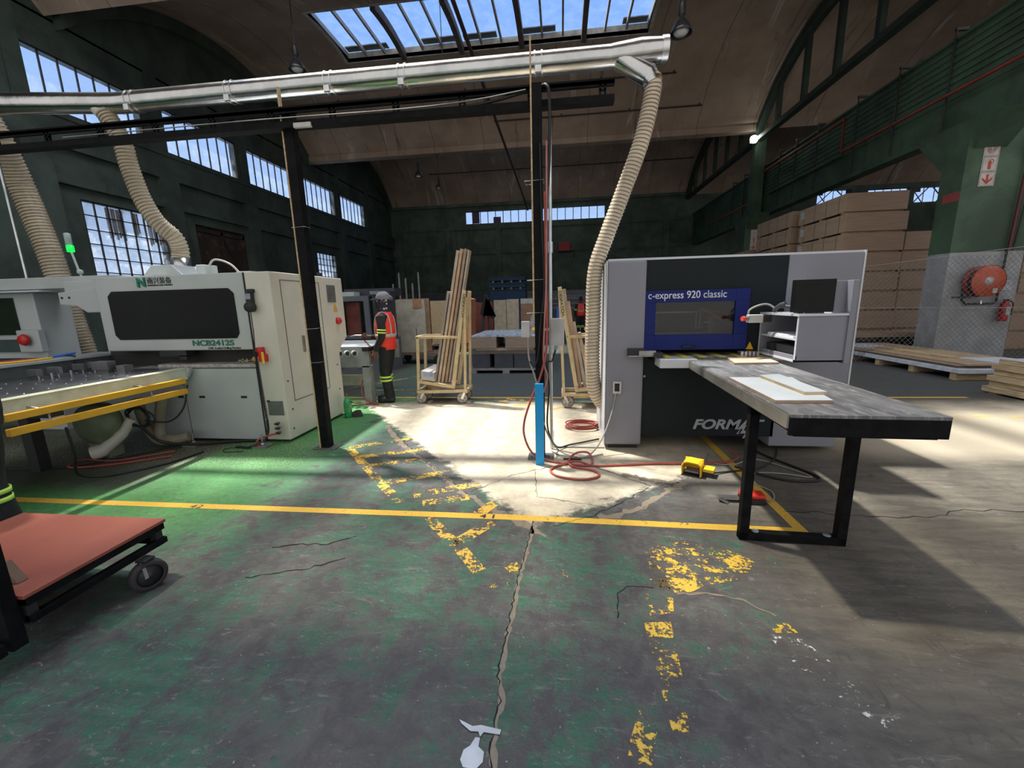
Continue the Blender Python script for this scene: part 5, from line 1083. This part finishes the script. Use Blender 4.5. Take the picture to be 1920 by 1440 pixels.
slab('pale_board', -4.38, -3.55, 10.6, 10.75, .31, 1.70, mat('pale_board', (.36, .33, .27), .6), 'big pale board standing on the flat trolley behind the worker', None, 'board')
slab('orange_edged_board', -4.36, -3.48, 10.76, 10.82, .31, 1.72, mat('brown_paper', (.33, .17, .09), .6), 'brown board with orange edge just behind the big pale board', None, 'board')
tag(MB().box(-3.86, -3.63, 10.585, 10.6, 1.48, 1.71).build('torn_corner', mat('brown_paper', (.33, .17, .09), .6)), 'torn brown corner on the big pale board', 'board')
tag(MB().tube([(-3.78, 10.55, .32), (-3.80, 10.55, .95)], .008, 6).build('handle_rod', dark), 'thin dark rod leaning on the big pale board', 'rod')
flat_trolley(-4.5, -3.2, 13.4, 14.2, .24, 'far flat trolley under the two pine boards')
slab('pine_board', -4.32, -3.72, 13.5, 13.6, .25, 1.68, mat('pine_face', (.42, .32, .19), .6, stretch=(6, 1, 1)), 'left pine board standing on the far flat trolley', None, 'board')
slab('pine_board', -3.66, -3.25, 13.5, 13.6, .25, 1.68, mat('pine_face', (.42, .32, .19), .6, stretch=(6, 1, 1)), 'right pine board standing on the far flat trolley', None, 'board')
tag(MB().prism([(-3.45, 0.0), (-3.20, 0.0), (-3.12, 1.72), (-3.30, 1.76), (-3.37, 1.70)], 14.0, 15.2, 'y').build('orange_boards', orange_l), 'stack of orange boards leaning upright in the back of the hall', 'board')
slab('maroon_board', -3.45, -2.62, 16.0, 16.1, .0, 1.60, mat('maroon', (.17, .045, .035), .6), 'dark maroon board standing behind the orange boards', None, 'board')
slab('pink_board', -3.4, -2.4, 15.3, 15.9, .0, .42, mat('pink_board', (.33, .22, .19), .6), 'low pinkish board pile behind the orange boards', None, 'board')
bp_ = thing('coat_post', 'leaning black post with a dark cloth hung on it in the back of the hall', 'post', (-2.6, 14, 0))
MB().bar((-2.78, 14.0, 0), (-2.52, 14.0, 1.85), .10, .10, (0, 1, 0)).bar((-2.42, 14.0, 0), (-2.50, 14.0, 1.8), .05, .05, (0, 1, 0)).build('post', seam, bp_)
MB().prism([(-2.72, 1.2), (-2.62, 1.15), (-2.5, 1.75), (-2.2, 1.12), (-2.32, 1.02), (-2.40, 1.1), (-2.48, 1.0), (-2.42, 1.7), (-2.55, 1.85), (-2.63, 1.6)], 13.9, 14.1, 'y').build('cloth', mat('dark_cloth', (.01, .01, .012), .9), bp_)
slab('tan_board', -2.42, -1.98, 15.0, 15.12, .3, 1.66, mat('tan_panel', (.36, .31, .24), .6), 'left tan board with thin seam behind the mid hall pile', None, 'board')
slab('tan_board', -1.96, -1.52, 15.0, 15.12, .3, 1.68, mat('tan_panel', (.36, .31, .24), .6), 'right tan board next to the blue strip behind the mid hall pile', None, 'board')
slab('trolley_base', -2.5, -1.4, 14.9, 15.5, .0, .298, dark, 'dark trolley base under the two tan boards', None, 'trolley')
slab('brown_white_board', -1.54, -.75, 16.0, 16.1, .0, 1.70, mat('brown_panel', (.26, .15, .10), .6), 'brown and white board standing left of the centre post', None, 'board')
MB().prism([(-1.25, .3), (-.78, .3), (-.78, 1.45), (-1.15, 1.0)], 15.99, 16.0, 'y').box(-1.54, -.75, 15.98, 16.0, 1.5, 1.7).build('white_face', mat('pale_grey_face', (.40, .40, .38), .6), bpy.data.objects['brown_white_board'])
def pallet_unit(z0, h, label, slats=3, x0=-4.33, x1=-2.1):
    t = thing('blue_pallet', label, 'pallet', ((x0 + x1) / 2, 25, z0), 0, 'blue pallets at the back wall')
    MB().box(x0, x1, 25.0, 26.2, z0 + h * .5, z0 + h).box(x0 + .05, x1 - .03, 25.02, 26.2, z0, z0 + h * .2).build('deck', pallet_b, t)
    for k in range(4): x = x0 + .3 + (x1 - x0 - .6) * k / 3; MB().box(x - .05, x + .05, 25.0, 26.2, z0 + h * .2, z0 + h * .5).build('block', wood, t)
pallet_unit(2.66, .40, 'blue pallet, topmost of the stack in front of the back wall')
pallet_unit(2.28, .36, 'blue pallet, middle one of the stack in front of the back wall')
t = slab('blue_crate', -4.25, -2.1, 25.0, 26.2, 0, 2.26, pallet_b, 'tall blue crate under the blue pallets in front of the back wall', None, 'crate')
# saw and white cladding behind the worker
sw = thing('panel_saw', 'dark grey machine with open frame standing behind the worker', 'machine', (-4.7, 9.6, 0))
gm = mat('saw_grey', (.11, .12, .14), .5)
sf = MB(); cut_wall(sf, 'y', 9.5, 9.56, -5.35, -4.55, .3, 1.80, [(-5.25, -4.68, .85, 1.68)]); sf.box(-5.35, -4.1, 9.5, 10.2, 0, .78).build('frame', gm, sw)
MB().box(-5.25, -4.9, 9.7, 9.75, .85, 1.65).build('maroon_board', mat('maroon', (.17, .045, .035), .6), sw)
MB().box(-5.35, -4.05, 9.9, 10.3, 1.80, 1.98).box(-4.5, -4.05, 9.6, 9.9, .78, 1.9).build('hood', mat('saw_dark', (.035, .04, .05), .5), sw)
MB().rings([(-4.25, 9.75, 1.05, .2, .16), (-4.25, 9.75, 1.5, .2, .16), (-4.25, 9.75, 1.6, .12, .1)]).build('drum', mat('drum_grey', (.20, .21, .24), .5), sw)
MB().prism([(-4.45, 1.9), (-4.15, 1.9), (-3.98, 1.75), (-3.98, 1.68), (-4.1, 1.70), (-4.3, 1.82), (-4.45, 1.83)], 9.4, 9.6, 'y').build('guard_arm', mat('drum_grey', (.20, .21, .24), .5), sw)
MB().box(-5.4, -4.9, 9.5, 9.8, 1.80, 1.90).build('white_cap', white, sw)
tag(MB().box(-8.6, -8.15, 16.38, 16.4, 2.0, 2.9).build('notice', mat('notice_white', (.3, .31, .33), .6)), 'white notice sheet on the dark wall left of the worker', 'sign')
bpy.data.objects.remove(bpy.data.objects['notice.001']) if 'notice.001' in bpy.data.objects else None
tag(MB().box(XL + .6, XL + .61, 20.05, 20.55, 2.35, 3.3).build('wall_notice', mat('notice_white', (.3, .31, .33), .6)), 'white notice sheet on the dark left wall pier above the worker', 'sign')
for i in range(5):
    x = -7.0 + .28 * i; tag(MB().box(x - .03, x + .03, 17.0, 17.05, 0.0, 2.45 + .22 * ((i * 2) % 3)).build('grey_rod', mat('rod_grey', (.22, .24, .24), .5)), 'grey rod standing upright in the dark behind the saw', 'rod', 'grey upright rods behind the saw')
tag(MB().box(XL, -2.2 - 2.6, YB - .5, YB - .12, 1.2, 2.35).build('wall_cladding', mat('slate_cladding', (.09, .10, .13), .7)), 'slate coloured cladding low along the back wall on the left', 'cladding')
for i, z in enumerate((1.62, 1.9, 2.2)):
    tag(MB().box(-.6, 1.9, 27.0, 27.5, z - .5, z - .42).build('rack_shelf', mat('rack_grey', (.28, .29, .33), .5)), ['lowest', 'middle', 'highest'][i] + ' grey rack shelf far behind the second worker', 'shelf')
tag(MB().box(-.72, -.62, 27, 27.6, 0, 1.95).box(1.92, 2.02, 27, 27.6, 0, 1.95).box(-.72, 2.02, 27.55, 27.6, 1.85, 1.95).build('storage_rack', mat('rack_grey', (.28, .29, .33), .5)), 'grey rack frame far behind the second worker', 'rack')
tag(MB().box(-.17, .03, 16.0, 16.3, .55, 1.38).build('blue_drum', mat('vivid_blue', (.01, .10, .45), .5)), 'bright blue object seen between centre post and conduit', 'container')
tag(MB().box(-.17, .03, 16.0, 16.3, 0, .548).build('drum_stand', dark), 'dark stand below the bright blue object', 'stand')
rb_ = thing('wall_hose_box', 'small red fire hose box high on the back wall', 'hose box', (.24, 31.5, 5.2))
MB().box(-.15, .65, 31.3, 31.58, 5.15, 5.75).build('case', mat('box_red', (.35, .02, .02), .5), rb_)
MB().tube([(-.15, 31.4, 5.1), (.95, 31.4, 5.1), (.95, 31.4, 4.7)], .05, 6).build('bracket', dark, rb_)
# bright yellow and pink items hidden by the post
tag(MB().rings([(-.62, 9.3, .847, .05, .05), (-.62, 9.3, .93, .07, .06), (-.60, 9.3, 1.0, .03, .03)]).build('yellow_bag', mat('bag_yellow', (.75, .45, .05), .6)), 'small yellow bag on the wrapped sheets left of the centre post', 'bag')

# roller conveyor
rc_ = thing('roller_conveyor', 'white roller conveyor frame between the white machine and the worker', 'conveyor', (-3.5, 6.6, 0))
for y in (6.15, 7.35): MB().box(-4.6, -3.02, y, y + .05, .60, .93).build('side_frame', mat('conveyor_grey', (.33, .33, .33), .5), rc_)
for k in range(7):
    y = 6.25 + k * .17; MB().tube([(-4.6, y, .90), (-3.05, y, .90)], .034, 12).build('roller', white, rc_)
for k in range(4):
    x = -3.60 + .12 * k; MB().tube([(x, 6.10, .835), (x + .05, 6.04, .835)], [.045, .045], 12).build('roller_end', white, rc_)
    MB().tube([(x + .04, 6.045, .835), (x + .056, 6.035, .835)], [.034, .034], 12).build('roller_cap', seam, rc_)
for x in (-4.5, -3.15): MB().box(x, x + .12, 6.15, 6.3, 0, .62).build('leg', mat('conveyor_grey', (.33, .33, .33), .5), rc_)
MB().box(-4.5, -3.1, 6.3, 6.35, .28, .45).build('crossbeam', mat('conveyor_pale', (.42, .38, .34), .5), rc_)
MB().box(-3.1, -3.0, 6.1, 6.4, .86, .92).build('end_stop', seam, rc_)

# ------------------------------------------------------------------ bottle
bo = thing('bottle', 'green plastic soft drink bottle with red cap beside the white machine', 'bottle', (-3.03, 5.38, 0))
T = Matrix.Translation((-3.03, 5.38, 0))
pet = mat('green_bottle', (.03, .30, .10), .12, 0, .2, 20)
MB().lathe([(0, 0), (.045, .0), (.053, .02), (.053, .09), (.046, .11), (.053, .13), (.054, .20), (.045, .25), (.018, .30), (.016, .32), (0, .32)], T).build('body', pet, bo)
MB().lathe([(.0545, .10), (.0545, .15)], T).build('label_band', mat('bottle_band', (.10, .35, .10), .4), bo)
MB().lathe([(0, .32), (.018, .32), (.018, .345), (0, .345)], T).build('cap', mat('cap_red', (.35, .04, .03), .4), bo)
tag(MB().rings([(-2.93, 5.42, 0, .10, .06), (-2.93, 5.42, .05, .09, .05), (-2.90, 5.42, .09, .04, .03)], 9).build('cloth_heap', mat('rag_black', (.03, .028, .025), .9)), 'dark rag heap on the floor beside the green bottle', 'rag')

# ------------------------------------------------------------------ terracotta topped trolley at lower left
lt = thing('board_trolley', 'low black trolley with terracotta board top at the lower left', 'trolley', (-2.85, 1.65, 0))
MB().box(-3.36, -2.36, 1.33, 2.0, .315, .333).build('top_board', orange, lt, .002)
MB().box(-3.34, -2.37, 1.34, 1.37, .275, .314).box(-3.34, -2.37, 1.96, 1.99, .275, .314).box(-2.40, -2.365, 1.34, 1.99, .275, .314).build('upper_frame', black, lt, .002)
MB().box(-3.34, -2.37, 1.36, 1.40, .19, .225).box(-3.34, -2.37, 1.95, 1.99, .19, .225).box(-2.40, -2.36, 1.34, 1.99, .19, .225).box(-3.34, -3.3, 1.34, 1.99, .19, .225).build('lower_frame', black, lt, .002)
for x, y in ((-2.395, 1.96), (-2.395, 1.36), (-3.32, 1.96)): MB().box(x - .02, x + .02, y - .02, y + .02, .18, .314).build('corner_post', dark, lt, .003)
MB().box(-2.47, -2.385, 1.27, 1.325, .10, 1.35).build('push_post', black, lt, .003)
MB().box(-3.1, -2.36, 1.20, 1.24, .12, .17).build('front_rail', black, lt)
for x, y in ((-2.33, 1.82), (-3.25, 1.9), (-3.25, 1.45)):
    T = Matrix.Translation((x, y, .088)) @ Matrix.Rotation(R(68), 4, 'Z') @ Matrix.Rotation(R(90), 4, 'X')
    MB().lathe([(.062, -.024), (.080, -.028), (.088, -.016), (.088, .016), (.080, .028), (.062, .024)], T, 28).build('tyre', mat('tyre_dark', (.035, .028, .028), .7), lt)
    MB().lathe([(0, -.022), (.012, -.022), (.014, -.012), (.062, -.012), (.062, .012), (.014, .012), (.012, .022), (0, .022)], T, 28).build('wheel_disc', mat('disc_grey', (.06, .06, .062), .5, .3), lt)
    MB().box(x - .03, x + .03, y - .03, y + .03, .178, .19).build('caster_plate', dark, lt)
    MB().bar((x + .03, y - .034, .088), (x, y - .020, .18), .02, .004, (1, 0, 0)).build('caster_fork', steel, lt)
tag(MB().prism([(-2.52, .336), (-2.49, .336), (-2.56, .43), (-2.59, .42)], 1.40, 1.44, 'y').build('wood_offcut', mat('offcut_brown', (.16, .10, .06), .7)), 'small brown offcut leaning on the terracotta board trolley', 'board')

# ------------------------------------------------------------------ people
def limb(mb, pts, rs, n=14): return mb.tube(curve_pts(pts, 4), resample(rs, 4), n)
def resample(rs, n):
    out = []
    for a, b in zip(rs[:-1], rs[1:]): out += [a + (b - a) * k / n for k in range(n)]
    return out + [rs[-1]]
def rot_pts(T, pts): return [T @ Vector(p) for p in pts]
def hand(mb, w_, d, side, palm_n, s=1.0, curl=.4):
    # w_: wrist, d: direction of fingers, side: towards the thumb, palm_n: palm normal
    d, side, n_ = Vector(d).normalized(), Vector(side).normalized(), Vector(palm_n).normalized(); w_ = Vector(w_)
    mb.tube([w_ - d * .02, w_ + d * .02 * s, w_ + d * .06 * s, w_ + d * .095 * s], [.024 * s, .030 * s, .036 * s, .028 * s], 12)
    for k, (o, L) in enumerate(((.030, .072), (.011, .082), (-.009, .076), (-.028, .058))):
        b0 = w_ + d * .085 * s + side * o * s; L *= s
        p1 = b0 + (d * math.cos(curl) + n_ * math.sin(curl)) * L * .5
        p2 = p1 + (d * math.cos(curl * 2.2) + n_ * math.sin(curl * 2.2)) * L * .3
        p3 = p2 + (d * math.cos(curl * 3.2) + n_ * math.sin(curl * 3.2)) * L * .22
        mb.tube([b0 - d * .02, b0, p1, p2, p3], [.0095 * s, .0095 * s, .0088 * s, .008 * s, .006 * s], 8)
    t0 = w_ + d * .035 * s + side * .03 * s; t1 = t0 + (side * .8 + d * .7 + n_ * .3).normalized() * .038 * s; t2 = t1 + (d + n_ * .5).normalized() * .030 * s
    mb.tube([t0 - side * .01, t0, t1, t2], [.014 * s, .013 * s, .011 * s, .008 * s], 8)
skin = mat('dark_skin', (.13, .055, .033), .5, 0, .08, 8)
cloth_k = mat('black_workwear', (.012, .013, .014), .85, 0, .25, 10, .4, 30)
vest_m = mat('orange_red_vest', (.80, .045, .022), .7, 0, .08, 6, .2, 25)
refl = mat('silver_reflective', (.42, .42, .40), .4)
lime = mat('lime_reflective', (.55, .80, .12), .5)
def band(mb, c, rx, ry, h, n=24, axis=None):
    T = Matrix.Translation(c)
    if axis is not None: T = T @ Vector((0, 0, 1)).rotation_difference(Vector(axis)).to_matrix().to_4x4()
    vs = []
    for z in (-h / 2, h / 2):
        for q in (1.0, .93):
            for k in range(n): a = 2 * PI * k / n; vs.append(T @ Vector((rx * q * math.cos(a), ry * q * math.sin(a), z)))
    fs = []
    for k in range(n):
        k2 = (k + 1) % n; fs += [(k, k2, 2 * n + k2, 2 * n + k), (n + k, 3 * n + k, 3 * n + k2, n + k2), (2 * n + k, 2 * n + k2, 3 * n + k2, 3 * n + k), (k, n + k, n + k2, k2)]
    return mb.add(vs, fs, True)
def person(loc, rz, label, reach=False, vest=True, cap=True, scarf=True, dist_scale=1.0):
    # local: facing +x, left is +y
    t = thing('person', label, 'person', loc, rz)
    W = Matrix.Translation(loc) @ Matrix.Rotation(rz, 4, 'Z')
    def P(*p): return W @ Vector(p)
    def Q(ps): return [W @ Vector(p) for p in ps]
    # continuous body: torso, neck, head, arms, hands, legs
    b = MB()
    def R3(mb, rows, n=20):
        vs = []
        for (cx, cy, cz, rx, ry) in rows:
            for k in range(n): a = 2 * PI * k / n; vs.append(W @ Vector((cx + rx * math.cos(a), cy + ry * math.sin(a), cz)))
        fs = [(i * n + k, i * n + (k + 1) % n, (i + 1) * n + (k + 1) % n, (i + 1) * n + k) for i in range(len(rows) - 1) for k in range(n)]
        mb.add(vs, fs, True); mb.add(vs[:n][::-1], [tuple(range(n))], True); mb.add(vs[-n:], [tuple(range(n))], True); return mb
    R3(b, [(0, 0, .86, .10, .14), (0, 0, 1.0, .105, .14), (.0, 0, 1.15, .10, .14), (0, 0, 1.30, .105, .165), (-.01, 0, 1.40, .085, .17), (-.01, 0, 1.45, .06, .10), (.0, 0, 1.50, .052, .055), (.01, 0, 1.56, .05, .052)])
    R3(b, [(.03, 0, 1.50, .03, .03), (.03, 0, 1.525, .065, .05), (.02, 0, 1.57, .09, .066), (.012, 0, 1.62, .098, .075), (.005, 0, 1.67, .098, .078), (0, 0, 1.71, .085, .070), (0, 0, 1.74, .05, .045), (0, 0, 1.75, .01, .01)])
    b.tube(Q([(.09, 0, 1.655), (.118, 0, 1.62), (.10, 0, 1.605)]), [.010, .016, .010], 8)   # nose
    b.tube(Q([(.088, -.025, 1.572), (.098, 0, 1.570), (.088, .025, 1.572)]), [.006, .011, .006], 8)   # lips
    for s in (1, -1): b.tube(Q([(-.0, s * .075, 1.60), (-.008, s * .086, 1.625), (-.004, s * .082, 1.66)]), [.010, .014, .010], 8)
    sh = {1: (0, .175, 1.395), -1: (0, -.175, 1.395)}
    if reach: arms = {1: [(0, .175, 1.39), (-.03, .225, 1.22), (-.025, .235, 1.08), (.05, .235, .95), (.10, .225, .84)], -1: [(0, -.175, 1.39), (.03, -.22, 1.22), (.06, -.22, 1.10), (.19, -.17, 1.05), (.33, -.12, 1.065)]}
    if reach == 2: arms = {s: [(0, s * .175, 1.39), (.05, s * .21, 1.22), (.12, s * .21, 1.10), (.26, s * .19, 1.08), (.38, s * .17, 1.10)] for s in (1, -1)}
    elif reach: pass
    else: arms = {s: [(0, s * .175, 1.39), (-.02, s * .23, 1.22), (-.02, s * .25, 1.08), (.02, s * .25, .95), (.05, s * .24, .84)] for s in (1, -1)}
    for s in (1, -1): b.tube(curve_pts(Q(arms[s]), 4), resample([.052, .045, .040, .034, .026], 4), 14)
    legs = {1: [(0, .085, .92), (.01, .095, .70), (.02, .10, .48), (-.01, .10, .25), (-.03, .10, .07)], -1: [(0, -.085, .92), (.03, -.09, .70), (.07, -.09, .48), (.07, -.09, .25), (.06, -.09, .07)]}
    for s in (1, -1):
        b.tube(curve_pts(Q(legs[s]), 4), resample([.088, .078, .058, .050, .036], 4), 14)
        f0 = legs[s][-1]; b.tube(Q([(f0[0] - .05, f0[1], .04), (f0[0] + .05, f0[1], .045), (f0[0] + .16, f0[1] + s * .01, .03)]), [.035, .04, .028], 12)
    for s in (1, -1):
        e = Vector(arms[s][-1]); d = (e - Vector(arms[s][-2])).normalized()
        if reach and s == -1: hand(b, W @ e, W.to_3x3() @ Vector((1, .15, .05)), W.to_3x3() @ Vector((0, .25, 1)), W.to_3x3() @ Vector((0, 1, -.2)), 1.0, .85)
        else: hand(b, W @ e, W.to_3x3() @ (d + Vector((.05, 0, -.1))), W.to_3x3() @ Vector((1, 0, .1)), W.to_3x3() @ Vector((0, -s, 0)), 1.0, .38)
    b.build('body', skin, t, 0, .0085)
    # eyes
    e_ = MB()
    for s in (1, -1): e_.lathe([(0, -.009), (.007, -.005), (.009, 0), (.007, .005), (0, .009)], W @ Matrix.Translation((.083, s * .031, 1.642)), 10)
    e_.build('eyes', mat('eye_white', (.6, .58, .55), .3), t)
    # trousers
    tr_ = MB(); R3(tr_, [(0, 0, 1.0, .122, .158), (0, 0, .92, .125, .165), (0, 0, .86, .12, .168), (.0, 0, .80, .09, .12)])
    for s in (1, -1): L = legs[s]; tr_.tube(curve_pts(Q([L[0], L[1], L[2], L[3], (L[4][0], L[4][1], .09)]), 4), resample([.108, .100, .082, .080, .082], 4), 16)
    tr_.build('trousers', cloth_k, t, 0, .012)
    for s in (1, -1):
        L = legs[s]; m_ = MB()
        for z in (.43, .375): band(m_, W @ Vector((L[2][0] * .95, L[2][1], z)), .094, .094, .030)
        m_.build('leg_band', lime, t)
        f0 = L[-1]; bt = MB().tube(Q([(f0[0] - .075, f0[1], .05), (f0[0] - .02, f0[1], .055), (f0[0] + .07, f0[1], .052), (f0[0] + .15, f0[1] + s * .012, .042), (f0[0] + .205, f0[1] + s * .014, .034)]), [.042, .052, .050, .046, .028], 14).tube(Q([(f0[0] - .02, f0[1], .04), (f0[0] - .015, f0[1], .16)]), [.055, .058], 14)
        bt.build('boot', mat('boot_black', (.02, .02, .022), .5), t, 0, .009)
    # jacket sleeves and torso
    jk = MB(); R3(jk, [(0, 0, .92, .128, .162), (0, 0, 1.0, .13, .162), (0, 0, 1.15, .125, .162), (0, 0, 1.30, .13, .185), (-.01, 0, 1.40, .105, .19), (-.01, 0, 1.455, .075, .11), (0, 0, 1.50, .066, .07)])
    for s in (1, -1): jk.tube(curve_pts(Q(arms[s][:4] + [Vector(arms[s][3]).lerp(Vector(arms[s][4]), .8)]), 4), resample([.072, .063, .056, .048, .040], 4), 16)
    jk.build('jacket', cloth_k, t, 0, .012)
    for s in (1, -1):
        a, c_ = Vector(arms[s][1]), Vector(arms[s][2]); m_ = MB(); ax = W.to_3x3() @ (c_ - a)
        for u in (.25, .55): band(m_, W @ a.lerp(c_, u), .068, .068, .022, 20, ax)
        m_.build('sleeve_band', lime, t)
    if vest:
        v = MB(); n = 28; rows = [(0, .87, .145, .178), (0, 1.0, .142, .176), (0, 1.15, .138, .174), (0, 1.28, .142, .17), (-.005, 1.38, .118, .150), (-.01, 1.455, .085, .115)]
        vs = [W @ Vector((cx + rx * math.cos(2 * PI * k / n), ry * math.sin(2 * PI * k / n), z)) for cx, z, rx, ry in rows for k in range(n)]
        fs = [(i * n + k, i * n + (k + 1) % n, (i + 1) * n + (k + 1) % n, (i + 1) * n + k) for i in range(len(rows) - 1) for k in range(n) if not (i >= 3 and (abs(k - n // 4) <= 1 or abs(k - 3 * n // 4) <= 1)) or i == 5]
        v.add(vs, fs, True); o = v.build('vest', vest_m, t); sm = o.modifiers.new('thick', 'SOLIDIFY'); sm.thickness = .010; sm.offset = 1
        m_ = MB(); band(m_, W @ Vector((0, 0, 1.09)), .158, .192, .05, 28)
        for s in (1, -1): m_.tube(curve_pts(Q([(.132, s * .10, 1.09), (.128, s * .10, 1.25), (.103, s * .10, 1.37), (.055, s * .10, 1.43), (.0, s * .10, 1.452), (-.06, s * .10, 1.43), (-.108, s * .10, 1.37), (-.128, s * .10, 1.25), (-.132, s * .10, 1.09)]), 5), .013, 8)
        m_.build('vest_reflective_band', refl, t)
        MB().box(-.004, .004, -.001, .001, 0, .5, W @ Matrix.Translation((.16, 0, .9))).build('vest_zip', seam, t)
    if scarf:
        s_ = MB(); R3(s_, [(0, 0, 1.44, .095, .105), (.0, 0, 1.50, .088, .09), (.022, 0, 1.54, .095, .082), (.018, 0, 1.60, .108, .086), (.0, 0, 1.63, .104, .088), (-.018, 0, 1.68, .092, .086), (-.015, 0, 1.73, .07, .065)])
        sc_m = bpy.data.materials.get('patterned_scarf')
        if not sc_m:
            sc_m = bpy.data.materials.new('patterned_scarf'); tt, pp_ = nodes(sc_m); ch_ = tt.nodes.new('ShaderNodeTexVoronoi'); ch_.inputs['Scale'].default_value = 17; tt.links.new(pos(tt, obj=True), ch_.inputs['Vector'])
            tt.links.new(mixc(tt, ramp(tt, ch_.outputs['Distance'], .30, .26), (.022, .02, .035), (.50, .48, .52)), pp_.inputs['Base Color']); pp_.inputs['Roughness'].default_value = .8
        s_.build('head_scarf', sc_m, t)
    else:
        h_ = MB(); R3(h_, [(-.02, 0, 1.60, .088, .080), (-.012, 0, 1.66, .104, .085), (-.006, 0, 1.71, .094, .078), (-.004, 0, 1.745, .06, .052), (0, 0, 1.76, .02, .02)]); h_.build('hair', mat('short_black_hair', (.012, .01, .01), .9), t)
    if cap:
        c_ = MB(); R3(c_, [(-.0, 0, 1.655, .112, .092), (-.0, 0, 1.69, .112, .094), (-.004, 0, 1.73, .098, .082), (-.008, 0, 1.765, .06, .052), (-.008, 0, 1.775, .015, .015)], 24)
        cm = mat('grey_cap', (.20, .20, .22), .8, 0, .1, 10)
        vs = []; n = 16
        for zz in (0, .008):
            for k in range(n + 1): a = -PI / 2 + PI * k / n; vs.append(W @ Vector((.075 + .125 * math.cos(a) * 1.0, .078 * math.sin(a), 1.668 + zz - .02 * math.cos(a))))
        m = n + 1
        c_.add(vs, [tuple(range(m)), tuple(range(2 * m - 1, m - 1, -1))] + [(i, i + 1, i + 1 + m, i + m) for i in range(n)] + [(n, 0, m, 2 * m - 1)])
        c_.build('cap', cm, t)
    return t
wk = person((-2.80, 6.35, 0), R(182), 'worker in orange-red vest, grey cap and patterned scarf beside the white machine', reach=True)
agn = thing('air_gun', 'small silver air gun held in the right hand of the worker', 'tool', (-3.28, 6.42, 1.07))
MB().tube([(-3.20, 6.46, 1.075), (-3.27, 6.445, 1.085), (-3.36, 6.43, 1.09), (-3.44, 6.42, 1.075)], [.013, .014, .008, .005], 10).build('barrel', steel, agn)
MB().tube([(-3.235, 6.455, 1.08), (-3.225, 6.46, 1.03), (-3.215, 6.46, .99)], [.012, .011, .010], 10).build('grip', dark, agn)
tag(MB().tube(curve_pts([(-3.215, 6.46, .985), (-3.13, 6.40, .93), (-3.06, 6.33, .78), (-3.08, 6.25, .58), (-3.19, 6.18, .35), (-3.18, 6.12, .16), (-3.05, 6.1, .05), (-2.9, 6.08, .012), (-3.3, 6.15, .012), (-3.6, 6.4, .012)]), .010, 8).build('air_hose', hose_r), 'red air hose hanging in an arc from the worker hand down to the floor', 'hose')
person((.90, 19.4, 0), R(95), 'distant worker in orange-red vest seen from behind, right of the centre post', cap=False, scarf=False)
person((-3.76, 2.13, 0), R(240), 'person in black trousers with reflective bands cut off at the left edge', reach=2, vest=False)
